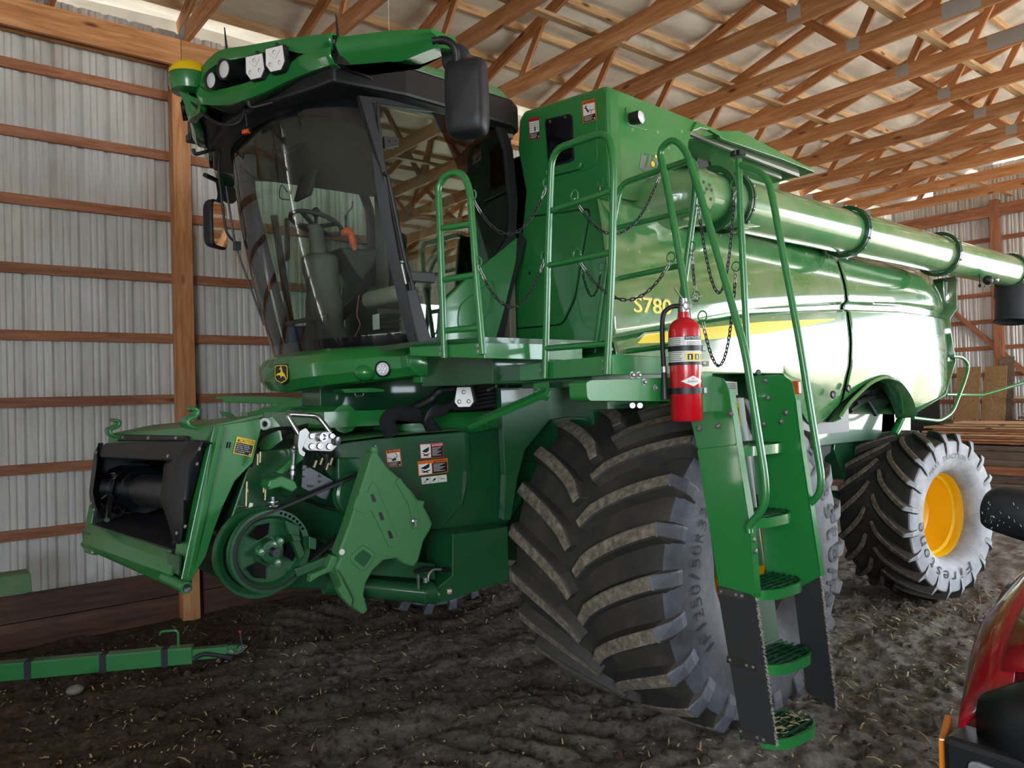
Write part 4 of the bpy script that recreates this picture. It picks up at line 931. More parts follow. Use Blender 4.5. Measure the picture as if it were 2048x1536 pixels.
b = B('trim_grey'); p = IP(574, 480, 5.8); b.obox(p, (.02, .0, 0), (.03, .08, 0), (.0, 0, .16)); b.obj('corner_monitor', cab, bevel=.015)
b = B('hose'); b.tube(cat_([IP(575, 385, 5.5), IP(563, 370, 5.5), IP(560, 395, 5.5), IP(580, 400, 5.5)]), .004, 6); b.tube(cat_([IP(690, 470, 5.0), IP(694, 430, 5.0), IP(704, 415, 5.0), IP(705, 402, 5.0)]), .005, 6); b.obj('gooseneck_cable', cab)
b = B('pink_wire'); b.tube(cat_([IP(718, 590, 4.9), IP(714, 630, 4.9), IP(720, 650, 4.9), IP(706, 680, 4.9)]), .003, 5); b.obj('loose_wire', cab)
b = B('trim_grey'); b.beam(IP(548, 430, 6.08), IP(590, 700, 6.08), .05, .05); b.obj('right_pillar', cab, bevel=.01)
b = B('trim_grey'); b.prism(VV([(842, 590), (880, 570), (880, 690), (842, 690)], 'y', 4.5), (0, .3, 0)); b.obj('side_cabinet', cab, bevel=.01)
b = B('steel'); b.beam(IP(560, 312, 5.4), IP(646, 262, 4.9), .03, .02); b.beam(IP(535, 300, 5.5), IP(600, 240, 5.2), .012, .01); b.obj('sun_blind_bar', cab)
b = B('dark_trim'); b.tube(cat_([IP(548, 260, 5.4), IP(552, 290, 5.4), IP(546, 305, 5.4)]), .012, 8); b.obj('blind_cord', cab)
# ================================================================ walkway, railings, ladder
pC = (2.50, 3.32, 0); nC = (.916, .40, 0); dC = Vector((-.40, .916, 0))
wk = empty('walkway', (3.1, 3.2, 2.25), R_)
b = B('green_clean'); P = WW([(818, 690), (970, 673), (970, 717), (820, 712)], pC, nC); b.prism(P, Vector(nC) * .012); b.obj('deck_fascia', wk, bevel=.004)
b = B('green_clean'); P = VV([(971, 673), (1120, 681), (1165, 689), (1165, 722), (971, 717)], 'y', 3.32); b.prism(P, (0, .012, 0)); b.obj('deck_fascia', wk, bevel=.004)
A_, B_ = W(818, 690, pC, nC), W(970, 673, pC, nC)
b = B('green_dark'); zt_ = 2.42; b.prism([(A_.x, A_.y, zt_ - .03), (B_.x, B_.y, zt_ - .03), (3.58, 3.33, zt_ - .03), (3.58, 4.14, zt_ - .03), (A_.x, 4.14, zt_ - .03)], (0, 0, .03)); b.obj('deck_plate', wk)
b = B('green_dark'); q0 = V(842, 745, 'y', 4.12); q1 = V(985, 745, 'y', 3.50); b.prism([(q0.x, 4.12, 2.17), (q1.x, 3.50, 2.17), (3.3, 3.50, 2.17), (3.3, 4.12, 2.17)], (0, 0, .20)); b.obj('deck_frame', wk, bevel=.005)
b = B('green_clean'); b.prism(VV([(1008, 732), (1224, 710), (1224, 750), (1010, 764)], 'x', 2.90), (.012, 0, 0)); ld = b.obj('landing_fascia', wk, bevel=.004)
b = B('green_clean'); b.prism(VV([(1226, 708), (1372, 716), (1372, 748), (1226, 750)], 'y', 2.755), (0, .012, 0)); b.obj('landing_fascia', wk, bevel=.004)
b = B('green_dark'); b.box((2.92, 2.78, 2.24), (3.75, 3.6, 2.27)); b.box((3.0, 3.0, 2.14), (3.6, 3.6, 2.24)); b.obj('landing_plate', wk)
b = B('green_clean'); b.prism(rpoly(VV([(1172, 765), (1182, 760), (1395, 753), (1395, 803), (1180, 802), (1174, 795)], 'y', 2.62), .01), (0, .12, 0)); am = b.obj('ladder_mount_arm', wk, bevel=.008)
b = B('zinc')
for x, y in ((1288, 764), (1310, 776), (1264, 750), (1277, 750)): b.bolt(V(x, y, 'y', 2.62), (0, -1, 0), .012, .012)
b.m('green_dark').box(tuple(V(1215, 818, 'y', 2.70)), tuple(V(1262, 800, 'y', 2.9))); b.m('zinc')
for x in (1265, 1280): b.cyl(V(x, 811, 'y', 2.62), V(x, 811, 'y', 2.68), .014)
b.obj('arm_bolts', wk)
b = B('green_clean'); b.beam(V(941, 850, 'y', 3.7), V(1096, 784, 'y', 3.1), .03, .055, (1, 0, 1)); b.obj('diagonal_strut', wk, bevel=.004)
b = B('green_clean'); b.prism(rpoly(VV([(1066, 767), (1096, 763), (1096, 795), (1092, 802), (1072, 797), (1066, 795)], 'x', 2.93), .01), (.012, 0, 0)); b.m('zinc').bolt(V(1077, 785, 'x', 2.92), (-1, 0, 0), .02, .02).m('green_clean').bolt(V(1090, 786, 'x', 2.92), (-1, 0, 0), .018, .02); b.obj('strut_bracket', wk, bevel=.003)
b = B('zinc')
for p, pl_ in (((884, 697), 0), ((884, 708), 0), ((958, 691), 0), ((958, 703), 0)): b.bolt(W(*p, pC, nC) - Vector(nC) * .012, -Vector(nC), .009, .008)
for p in ((1083, 732), (1083, 747), (1208, 721), (1208, 738)): b.bolt(V(*p, 'x', 2.885), (-1, 0, 0), .010, .01)
b.obj('railing_bolts', wk)

def rail(path, rungs, pf, nm, r=.0195, ears=()):
    b = B('green'); b.tube(rnd([pf(*p) for p in path], .10, 5), r, 12); o = b.obj(nm, R_, smooth=1)
    for a, c in rungs:
        b = B('green'); b.tube([pf(*a), pf(*c)], r * .9, 10); b.obj('rung', o, smooth=1)
    return o
p1 = lambda x, y: W(x, y, pC - .03 * Vector(nC), nC)
pC = Vector(pC); p1 = lambda x, y: W(x, y, pC - Vector(nC) * .025, nC)
p2 = lambda x, y: V(x, y, 'x', 2.875); p3 = lambda x, y: V(x, y, 'x', 3.60); pA = lambda x, y: V(x, y, 'x', 3.38); pB = lambda x, y: V(x, y, 'x', 3.87)
r1 = rail([(889, 716), (880, 455), (876, 370), (895, 346), (926, 346), (940, 380), (953, 560), (966, 708)], [((884, 457), (943, 448)), ((887, 560), (953, 549)), ((893, 661), (962, 655))], p1, 'railing'); tag(r1, 'short arched railing beside the cab door')
r2 = rail([(1090, 756), (1097, 470), (1104, 300), (1218, 262), (1228, 330), (1224, 520), (1214, 748)], [((1105, 421), (1224, 381)), ((1096, 531), (1222, 505)), ((1092, 697), (1216, 687))], p2, 'railing'); tag(r2, 'tall railing in front of the service door')
r3 = rail([(1190, 705), (1232, 412), (1242, 368), (1385, 318), (1392, 345), (1390, 400), (1365, 590), (1355, 700)], [((1230, 457), (1380, 421)), ((1224, 560), (1368, 530)), ((1160, 714), (1350, 691))], p3, 'railing'); tag(r3, 'rear railing across the landing behind the ladder')
r4 = rail([(1385, 765), (1374, 600), (1336, 380), (1318, 300), (1345, 276), (1372, 300), (1404, 400), (1490, 700), (1530, 955), (1532, 1012), (1497, 1052), (1499, 1066)], [], pA, 'ladder_handrail')
r5 = rail([(1477, 318), (1482, 450), (1497, 745)], [], pB, 'ladder_handrail')
b = B('green'); b.tube(rnd([pB(*p) for p in [(1481, 330), (1535, 350), (1548, 410), (1600, 690), (1643, 955), (1640, 988), (1609, 1018), (1608, 1036)]], .09, 5), .0195, 12); b.obj('outer_grab_tube', r5, smooth=1)
b = B('black'); kc = pB(1476, 308)
for k in range(6): a = k * PI / 3; b.lathe([(-.014, 0), (-.014, .016), (.014, .016), (.014, 0)], kc + Vector((math.cos(a) * .028, math.sin(a) * .028, 0)), (0, 0, 1), 10)
b.lathe([(-.018, 0), (-.018, .028), (.018, .028), (.018, 0)], kc, (0, 0, 1), 16); b.obj('clamp_knob', r5, smooth=.6)

# ladder
LX0, LX1 = 3.40, 3.85
la = empty('ladder', (3.62, 2.35, 1.2), R_)
def ladder_plate(pts, X, th, nm, mt='green_clean', bev=.004):
    b = B(mt); b.prism(rpoly(VV(pts, 'x', X), .02), (th, 0, 0)); return b.obj(nm, la, bevel=bev)
u1 = ladder_plate([(1378, 752), (1420, 750), (1446, 756), (1458, 778), (1474, 890), (1394, 899), (1380, 835)], LX0 - .006, .008, 'upper_side_plate')
l1 = ladder_plate([(1393, 897), (1474, 888), (1500, 1050), (1511, 1196), (1437, 1174)], LX0, .008, 'side_plate')
b = B('green_clean'); 
for (a, c) in (((1458, 778), (1474, 890)), ((1474, 890), (1500, 1050)), ((1500, 1050), (1511, 1196))):
    A = V(*a, 'x', LX0); C = V(*c, 'x', LX0); b.prism([A, C, C + Vector((.045, -.004, 0)), A + Vector((.045, -.004, 0))], (0, .006, 0))
b.obj('side_flange', l1)
u2 = ladder_plate([(1497, 752), (1560, 748), (1584, 762), (1592, 800), (1604, 900), (1642, 1152), (1590, 1180), (1535, 1180), (1505, 900)], LX1, .008, 'side_plate')
b = B('green_clean')
for (a, c) in (((1592, 800), (1604, 900)), ((1604, 900), (1642, 1152))):
    A = V(*a, 'x', LX1); C = V(*c, 'x', LX1); b.prism([A, C, C + Vector((.035, -.004, 0)), A + Vector((.035, -.004, 0))], (0, .006, 0))
b.obj('side_flange', u2)
b = B('green_dark'); b.prism([(LX0 + .01, 2.62, 2.05), (LX1, 2.62, 2.05), (LX1, 2.52, 1.1), (LX0 + .01, 2.52, 1.1)], (0, .01, 0)); b.obj('kick_plate', la)
b = B('green_dark'); b.prism([(LX0 + .01, 2.47, .98), (LX1, 2.47, .98), (LX1, 2.44, .70), (LX0 + .01, 2.44, .70)], (0, .01, 0)); b.obj('kick_plate', la)
bl = ladder_plate([(1433, 1171), (1500, 1189), (1512, 1200), (1553, 1492), (1484, 1478)], LX0 - .012, .010, 'rubber_flap', 'felt'); bl['label'] = 'black rubber side flap with pale bristle edge'
br = ladder_plate([(1585, 1165), (1640, 1152), (1672, 1420), (1612, 1385)], LX1 + .02, .010, 'rubber_flap', 'felt')
def bristles(a, c, X, par):
    A = V(*a, 'x', X); C = V(*c, 'x', X); b = B('bristle')
    for i in range(420):
        t = random.random(); p = A.lerp(C, t) + Vector((random.uniform(-.006, .006), 0, 0)); d = Vector((random.uniform(-.008, .008), -random.uniform(.008, .02), random.uniform(-.012, .004)))
        s_ = Vector((0, .0, .002)); b.add([p - s_, p + s_, p + d], [[0, 1, 2]])
        s_ = Vector((.002, .0, .0)); b.add([p - s_, p + s_, p + d], [[0, 1, 2]])
    o = b.obj('bristle_strip', par); o['kind'] = 'stuff'
bristles((1511, 1195), (1553, 1492), LX0 - .007, bl); bristles((1640, 1152), (1672, 1420), LX1 + .025, br)
for k, ((x0, y0), (x1, y1)) in enumerate((((1437, 1182), (1489, 1193)), ((1454, 1318), (1512, 1336)), ((1476, 1460), (1533, 1482)))):
    A = V(x0, y0, 'x', LX0 - .016); C = V(x1, y1, 'x', LX0 - .016); b = B('steel'); b.beam(A, C, .004, .036, (0, 0, 1)); b.m('zinc')
    for t in (.1, .68, .9): b.lathe([(.0, .009), (.005, .007), (.008, 0)], A.lerp(C, t) + Vector((-.002, 0, 0)), (-1, 0, 0), 12)
    b.obj('flap_strap', bl, smooth=.6)
yf = [2.17, 2.18, 2.22, 2.27, 2.33]; zs = [.33, .70, 1.07, 1.43, 1.80]
for i, (y0, z) in enumerate(zip(yf, zs)):
    yb = y0 + .235; d = .05; XA, XB_ = LX0 + .012, LX1 - .002; st = empty('step', ((XA + XB_) / 2, yb, z), la)
    def fy(x): t = (x - XA) / (XB_ - XA) * 2 - 1; return y0 + .10 * abs(t) ** (3.5 if i < 4 else 7)
    xs_ = [XA + (XB_ - XA) * k / 20 for k in range(21)]; b = B('green_clean')
    b.grid([[Vector((x, fy(x), z - d)), Vector((x, fy(x) , z)), Vector((x, fy(x) + .014, z + .002)), Vector((x, fy(x) + .014, z - d))] for x in xs_])
    b.obj('step_rim', st, smooth=.6)
    b = B('green_dark'); b.box((XA, yb, z - d), (XB_, yb + .008, z + .004))
    for k in range(1, 6):
        yq = yb - k * .037
        xa = next((x for x in xs_ if fy(x) < yq - .005), None)
        if xa is None: continue
        b.beam((xa, yq, z - .01), (XA + XB_ - xa, yq + .01, z - .01), .006, .024)
    for t in (.14, .38, .62, .86):
        x = XA + (XB_ - XA) * t; b.beam((x, yb, z - .012), (x + .01, fy(x) + .01, z - .012), .007, .022)
    for q in range(60):
        x = random.uniform(XA + .05, XB_ - .05); yq = yb - random.randint(1, 4) * .037; 
        if yq > fy(x) + .01: b.box((x - .002, yq - .003, z), (x + .002, yq + .003, z + .004))
    b.obj('step_grating', st)
b = B('straw')
for q in range(90):
    x = random.uniform(3.5, 3.8); y = random.uniform(2.22, 2.36); L = random.uniform(.01, .04); a = random.random() * 6
    p = Vector((x, y, .335 + random.random() * .006)); dd = Vector((math.cos(a), math.sin(a), .2)) * L; b.add([p, p + dd, p + dd + Vector((0, .003, .003)), p + Vector((.003, 0, .002))], [[0, 1, 2, 3]])
tag(b.obj('step_chaff'), 'bits of chaff caught on the lowest ladder step', 'straw', kind='stuff')
b = B('zinc')
for p in ((1493, 1079), (1497, 1102)): b.bolt(V(*p, 'x', LX0) + Vector((.02, -.012, 0)), (0, -1, 0), .013, .02)
for p in ((1614, 1049), (1618, 1073)): b.bolt(V(*p, 'x', LX1) + Vector((.02, -.012, 0)), (0, -1, 0), .013, .02)
for p in ((1437, 852), (1399, 857), (1462, 828)): b.bolt(V(*p, 'x', LX0 - .008), (-1, 0, 0), .012, .012)
for p in ((1531, 761), (1536, 796), (1527, 848), (1562, 843), (1572, 825), (1517, 745)): b.bolt(V(*p, 'x', LX1 - .002), (-1, 0, 0), .012, .012)
b.obj('ladder_bolts', la)
b = B('yellow'); b.prism(rpoly(VV([(1508, 1193), (1574, 1190), (1576, 1250), (1563, 1255), (1558, 1215), (1545, 1202), (1508, 1206)], 'y', 2.9), .01), (0, .02, 0)); b.obj('wheel_guard_bar', R_) if False else None
b = B('reflector'); b.prism(VV([(1573, 762), (1596, 762), (1598, 788), (1577, 789)], 'x', 3.93), (.03, 0, 0)); b.m('white').text('3', V(1587, 775, 'x', 3.925), (0, -1, 0), (0, 0, 1), .02) if False else None; b.obj('side_reflector', la, bevel=.005)
b = B('paper'); b.prism(VV([(1449, 762), (1474, 764), (1476, 790), (1452, 790)], 'y', 2.60), (0, .004, 0)); b.m('grey_decal')
for k in range(7): b.prism(VV([(1452, 766 + k * 3.2), (1471, 767 + k * 3.2), (1471, 768.3 + k * 3.2), (1452, 767.3 + k * 3.2)], 'y', 2.598), (0, .001, 0))
b.obj('instruction_label', la)
b = B('yellow_lbl'); b.prism(VV([(1460, 806), (1478, 807), (1482, 852), (1466, 851)], 'y', 2.59), (0, .004, 0)); b.m('black').prism(VV([(1462, 814), (1477, 815), (1480, 849), (1467, 849)], 'y', 2.588), (0, .001, 0)); b.m('white')
for k in range(7): b.prism(VV([(1464 + k * .4, 817 + k * 4), (1475 + k * .4, 818 + k * 4), (1475 + k * .4, 819.3 + k * 4), (1464 + k * .4, 818.3 + k * 4)], 'y', 2.587), (0, .001, 0))
b.obj('caution_label', la)

# ---------------- chains
ring = None
lk = B('black'); pth = []
for k in range(16):
    t = 2 * PI * k / 16; x = math.cos(t) * .0072; z = math.sin(t) * .0072 + math.copysign(.0095, math.sin(t)) if abs(math.sin(t)) > 1e-6 else 0; pth.append(Vector((x, 0, z)))
lk.tube(pth, .0035, 5, closed=True); LKB = lk.mesh('chain_link'); lk.mats = ['zinc']; LKS = lk.mesh('chain_link')
for me_ in (LKB, LKS): me_.polygons.foreach_set('use_smooth', [True] * len(me_.polygons))
def chain(P0, P1, sag, nsil=3, lab=None):
    P0 = Vector(P0); P1 = Vector(P1); c = empty('safety_chain', P0, R_, lab); N = 200
    pts = [P0.lerp(P1, k / N) - Vector((0, 0, sag * 4 * (k / N) * (1 - k / N))) for k in range(N + 1)]
    L = sum((pts[i + 1] - pts[i]).length for i in range(N)); step = .0275; n = max(2, int(L / step)); acc = 0; out = []; tgt = step / 2
    for i in range(N):
        s_ = (pts[i + 1] - pts[i]).length
        while acc + s_ >= tgt and len(out) < n: out.append((pts[i].lerp(pts[i + 1], (tgt - acc) / s_), (pts[i + 1] - pts[i]).normalized())); tgt += L / n
        acc += s_
    for i, (p, t) in enumerate(out):
        z = t; ref = Vector((0, 1, 0)) if abs(t.y) < .9 else Vector((1, 0, 0)); x = ref.cross(z).normalized(); y = z.cross(x)
        if i % 2: x, y = y, -x
        o = bpy.data.objects.new('chain_link', LKS if (i < nsil or i >= n - nsil) else LKB); COL.objects.link(o); place(o, p, c)
        o.rotation_euler = Matrix((x, y, z)).transposed().to_euler()
    return c
def eye(p, nrm=(1, 0, 0), r=.028):
    b = B('green'); c = Vector(p); n_ = Vector(nrm).normalized(); u = n_.cross(Vector((0, 0, 1))).normalized()
    b.tube([c + u * math.cos(t) * r + Vector((0, 0, 1)) * math.sin(t) * r for t in np.linspace(0, 2 * PI, 17)[:-1]], .0045, 6, closed=True); b.obj('chain_eye', R_, smooth=1)
def ch(a, pa, c, pc, low, ns=3):
    P0 = pa(*a); P1 = pc(*c); dep = (Vector((P0 + P1)) / 2 - Vector(CPOS)); dd = float((ROT.T @ np.array(dep))[2]); sag = (low - (a[1] + c[1]) / 2) * dd / FPX
    chain(P0, P1, max(.01, sag), ns); eye(P0 + Vector((0, 0, .02))); eye(P1 + Vector((0, 0, .02)))
ch((946, 398), p1, (1093, 372), p2, 468); ch((957, 532), p1, (1089, 518), p2, 614); ch((1149, 398), p2, (1322, 344), p3, 467); ch((1154, 515), p2, (1342, 522), pA, 600)
ch((1164, 540), p3, (1203, 540), p3, 592, 1); ch((1396, 410), p3, (1470, 375), pB, 585); ch((1472, 540), pB, (1405, 640), pA, 728, 3); ch((1201, 372), p3, (1213, 440), p3, 455, 1); ch((1383, 500), p3, (1392, 600), p3, 552, 3)

# ================================================================ fire extinguisher
fc = V(1371, 740, 'y', 2.53); fx, fy_ = fc.x, fc.y; zb = V(1371, 842, 'y', 2.53).z; zt2 = V(1371, 636, 'y', 2.53).z; fr = .083
fe = empty('fire_extinguisher', (fx, fy_, zb), label='red fire extinguisher with white labels strapped beside the ladder top', cat='fire extinguisher')
H_ = zt2 - zb
b = B('red_paint'); b.lathe([(0, .0), (0, fr * .9), (.012, fr), (H_ * .88, fr), (H_ * .93, fr * .92), (H_ * .97, fr * .70), (H_, fr * .36), (H_ + .03, fr * .33), (H_ + .03, 0)], (fx, fy_, zb), (0, 0, 1), 40); b.obj('cylinder', fe, smooth=.7)
b = B('zinc'); tp = Vector((fx, fy_, zb + H_ + .03)); b.lathe([(0, .028), (.03, .028), (.035, .022), (.07, .022), (.07, 0)], tp, (0, 0, 1), 16, True); b.obj('valve', fe, smooth=.6)
b = B('zinc'); vr_ = Vector((.778, -.628, 0)); b.beam(tp + Vector((0, 0, .05)), tp + vr_ * .10 + Vector((0, 0, .085)), .02, .006); b.beam(tp + Vector((0, 0, .06)), tp - vr_ * .045 + Vector((0, 0, .13)), .02, .005); b.beam(tp + Vector((0, 0, .045)), tp + vr_ * .085 + Vector((0, 0, .045)), .018, .005); b.obj('squeeze_handle', fe, bevel=.002)
b = B('zinc'); g_ = Vector((-.628, -.778, 0)); b.lathe([(0, .022), (.02, .022), (.022, .018)], tp + g_ * .02 + Vector((0, 0, .03)) + vr_ * .012, g_, 16, True); b.m('red_paint').lathe([(.021, .017), (.0215, 0)], tp + g_ * .02 + Vector((0, 0, .03)) + vr_ * .012, g_, 16); b.obj('pressure_gauge', fe, smooth=.6)
b = B('hose'); vl_ = -vr_; b.tube(cat_([tp + Vector((0, 0, .03)), tp + vl_ * .06 + Vector((0, 0, .03)), tp + vl_ * .105 + Vector((0, 0, -.01)), tp + vl_ * .115 + Vector((0, 0, -.12)), tp + vl_ * .112 + Vector((0, 0, -.30))]), .0125, 10); b.m('black').tube([tp + vl_ * .112 + Vector((0, 0, -.30)), tp + vl_ * .112 + Vector((0, 0, -.45))], [.013, .022], 12); b.m('zinc').tube([tp + vl_ * .112 + Vector((0, 0, -.28)), tp + vl_ * .112 + Vector((0, 0, -.31))], .016, 10); b.obj('discharge_hose', fe, smooth=.8)
def wrapz(z): return zb + (842 - z) / (842 - 636) * H_
vdir = math.atan2(-fy_, -fx)                        # towards the photographer's side
def cylpatch(b, a0, a1, z0, z1, off):
    n = 14; b.grid([[Vector((fx + math.cos(a) * (fr + off), fy_ + math.sin(a) * (fr + off), z)) for z in (z0, z1)] for a in [a0 + (a1 - a0) * k / n for k in range(n + 1)]])
def cyltext(b, s_, ac, z, h, wd, off):
    vs, fs, tw, th = textmesh(s_); b.add([Vector((fx + math.cos(ac + v.x * wd / tw / fr) * (fr + off), fy_ + math.sin(ac + v.x * wd / tw / fr) * (fr + off), z + v.y * h / th)) for v in vs], fs)
b = B('paper'); cylpatch(b, vdir - 1.9, vdir + 1.9, wrapz(727), wrapz(676), .0008); b.m('white'); cylpatch(b, vdir + .0, vdir + 1.4, wrapz(700), wrapz(676), .0014)
b.m('black'); cylpatch(b, vdir + .0, vdir + 1.4, wrapz(682), wrapz(674), .002); b.m('white'); cyltext(b, 'INSTRUCTIONS', vdir + .72, wrapz(678), .011, .105, .003)
b.m('grey_decal')
for k in range(12): cylpatch(b, vdir - 1.2, vdir - .15 - .2 * random.random(), wrapz(678 + k * 3.9), wrapz(679.5 + k * 3.9), .0016)
for k in range(3): cylpatch(b, vdir + .1, vdir + 1.2, wrapz(686 + k * 3.6), wrapz(687.5 + k * 3.6), .0020)
b.m('yellow_lbl'); cylpatch(b, vdir + .05, vdir + 1.5, wrapz(723), wrapz(708), .0022)
for a in (.15, .62, 1.1):
    b.m('black'); cylpatch(b, vdir + a, vdir + a + .32, wrapz(721), wrapz(710), .0028); b.m('white'); cylpatch(b, vdir + a + .1, vdir + a + .2, wrapz(720), wrapz(712), .0034)
b.obj('instruction_label', fe)
b = B('white'); zc_ = wrapz(763)
dia = [(0, .027), (.062, 0), (0, -.027), (-.062, 0)]
for k_, (sx_, mt_) in enumerate(((1, 'paper'),)):
    n = 8
    for s1 in (-1, 1):
        for s2 in (-1, 1):
            rows = []
            for i in range(n + 1):
                x = s1 * .062 * i / n; zz = .027 * (1 - i / n); rows.append([Vector((fx + math.cos(vdir + .45 + x / fr) * (fr + .002), fy_ + math.sin(vdir + .45 + x / fr) * (fr + .002), zc_ + s2 * q * zz)) for q in (0, 1)])
            b.grid(rows)
b.m('black'); cyltext(b, 'AMEREX', vdir + .45, zc_ - .003, .011, .058, .003); b.m('red_lbl'); cyltext(b, '@', vdir + .45, zc_ + .012, .010, .012, .003); b.obj('maker_diamond', fe)
for z, hh in ((698, .014), (728, .008), (782, .016)):
    b = B('black'); b.lathe([(-hh, fr + .001), (-hh, fr + .004), (hh, fr + .004), (hh, fr + .001)], (fx, fy_, wrapz(z)), (0, 0, 1), 36); s_ = b.obj('strap', fe, smooth=.5)
    b = B('zinc'); c = Vector((fx, fy_, wrapz(z))) + vr_ * (fr + .012); b.obox(c, vr_ * .008, Vector((.628, .778, 0)) * .02, (0, 0, hh)); b.obj('strap_buckle', fe, bevel=.002)
b = B('green_clean'); b.prism([(fx + fr, fy_ - .03, zb + .04), (LX0, fy_ - .03, zb + .04), (LX0, fy_ + .04, zb + .04), (fx + fr * .9, fy_ + .04, zb + .04)], (0, 0, H_ * .40)); b.obj('mounting_bracket', fe, bevel=.003)
# ================================================================ stickers
def sticker(pts, pf, nm, par, kind, nrm=None):
    """pts: px corners tl,tr,br,bl on surface function pf(x,y,off)"""
    tl, tr_, br_, bl_ = [Vector((*p, 0)) for p in pts]
    def q(u, v, off): p = tl.lerp(tr_, u).lerp(bl_.lerp(br_, u), v); return pf(p.x, p.y, off)
    def rect(b, u0, v0, u1, v1, off): b.poly([q(u0, v0, off), q(u1, v0, off), q(u1, v1, off), q(u0, v1, off)])
    def txt(b, s_, u0, v0, u1, v1, off):
        vs, fs, tw, th = textmesh(s_); b.add([q(u0 + (u1 - u0) * (v.x / tw + .5), v1 + (v0 - v1) * (v.y / th + .5), off) for v in vs], fs)
    col = {'warning': 'orange_lbl', 'danger': 'red_lbl', 'caution': 'yellow_lbl'}.get(kind.split('_')[0], 'paper')
    b = B(col); rect(b, 0, 0, 1, 1, .002)
    if kind == 'caution':
        b.m('black'); txt(b, 'CAUTION', .22, .05, .95, .27, .004); b.poly([q(.07, .27, .004), q(.20, .27, .004), q(.135, .06, .004)]); rect(b, .05, .32, .95, .95, .003); b.m('white')
        for k, s_ in enumerate(('Avoid crushing', 'injuries. Header', 'can fall. Stay', 'clear when engine', 'is running.')): txt(b, s_, .09, .37 + k * .11, .09 + .047 * len(s_), .37 + k * .11 + .08, .0045)
        rect(b, .84, .84, .92, .92, .0045)
    elif kind == 'icons':
        b.m('black')
        for k in (1, 2): rect(b, k / 3 - .006, 0, k / 3 + .006, 1, .003)
        b.poly([q(.18, .25, .004), q(.28, .22, .004), q(.28, .5, .004), q(.2, .5, .004)]); b.poly([q(.05, .8, .004), q(.2, .45, .004), q(.22, .5, .004), q(.08, .84, .004)])
        b.poly([q(.4, .8, .004), q(.5, .35, .004), q(.58, .3, .004), q(.55, .6, .004)]); b.poly([q(.72, .3, .004), q(.93, .65, .004), q(.92, .7, .004), q(.71, .34, .004)]); b.poly([q(.74, .6, .004), q(.9, .4, .004), q(.9, .44, .004), q(.74, .65, .004)])
    else:
        wide = kind.endswith('wide'); w1 = kind.split('_')[0].upper()
        if wide:
            b.m('white'); rect(b, .03, .05 if w1 == 'DANGER' else .22, .46, .95, .003)
            b.m('black'); rect(b, .48, .25, .98, .96, .003); txt(b, w1, .60, .05, .96, .21, .004) if w1 == 'WARNING' else None
            if w1 == 'DANGER': b.m('white'); txt(b, w1, .62, .05, .97, .21, .004)
            b.poly([q(.53, .21, .004), q(.6, .21, .004), q(.565, .06, .004)])
            b.m('black'); b.poly([q(.08, .5, .004), q(.4, .22, .004), q(.38, .5, .004), q(.25, .62, .004)]); b.poly([q(.1, .78, .004), q(.4, .66, .004), q(.42, .72, .004), q(.2, .84, .004)]); b.poly([q(.12, .62, .004), q(.36, .84, .004), q(.32, .88, .004), q(.1, .66, .004)])
            b.m('white')
            for k in range(7): rect(b, .52, .32 + k * .082, .9 - .08 * (k % 3), .345 + k * .082, .004)
        else:
            b.m('black'); txt(b, w1, .28, .04, .95, .14, .004); b.poly([q(.1, .145, .004), q(.24, .145, .004), q(.17, .04, .004)])
            b.m('white'); rect(b, .06, .17, .94, .68, .003)
            b.m('black'); rect(b, .06, .70, .94, .97, .003)
            if kind == 'warning_fall':
                b.poly([q(.2, .25, .004), q(.32, .33, .004), q(.5, .55, .004), q(.42, .58, .004), q(.28, .45, .004)]); b.lathe([(0, 0), (0, .007)], q(.3, .28, .004), q(.3, .28, .01) - q(.3, .28, 0), 10); rect(b, .45, .47, .9, .50, .004); rect(b, .62, .50, .66, .64, .004); b.poly([q(.15, .3, .004), q(.3, .37, .004), q(.3, .40, .004), q(.14, .34, .004)])
            elif kind == 'danger_tall':
                for v_ in (.26, .36, .46, .56): rect(b, .15, v_, .85, v_ + .012, .004)
                for u_ in (.2, .5, .8): rect(b, u_, .24, u_ + .015, .6, .004)
                b.poly([q(.5, .45, .0045), q(.62, .42, .0045), q(.6, .64, .0045), q(.5, .64, .0045)])
            else:
                b.poly([q(.35, .55, .004), q(.6, .45, .004), q(.7, .6, .004), q(.4, .66, .004)]); b.poly([q(.1, .40, .004), q(.4, .5, .004), q(.4, .53, .004), q(.1, .43, .004)])
                b.lathe([(0, .012), (0, .016)], q(.6, .35, .004), q(.6, .35, .01) - q(.6, .35, 0), 14)
            b.m('white')
            for k in range(4): rect(b, .12, .74 + k * .055, .75 - .1 * (k % 2), .757 + k * .055, .004)
            rect(b, .82, .88, .90, .94, .004)
    return b.obj(nm, par)
fX = lambda X: (lambda x, y, off: V(x, y, 'x', X - off)); fY = lambda Y: (lambda x, y, off: V(x, y, 'y', Y - off))
sticker([(1057, 237), (1079, 233), (1080, 276), (1059, 281)], fX(XT), 'danger_label', tfw, 'danger_tall')
sticker([(1164, 203), (1190, 197), (1193, 239), (1166, 247)], fX(XT - .008), 'warning_label', tfw, 'warning_fall')

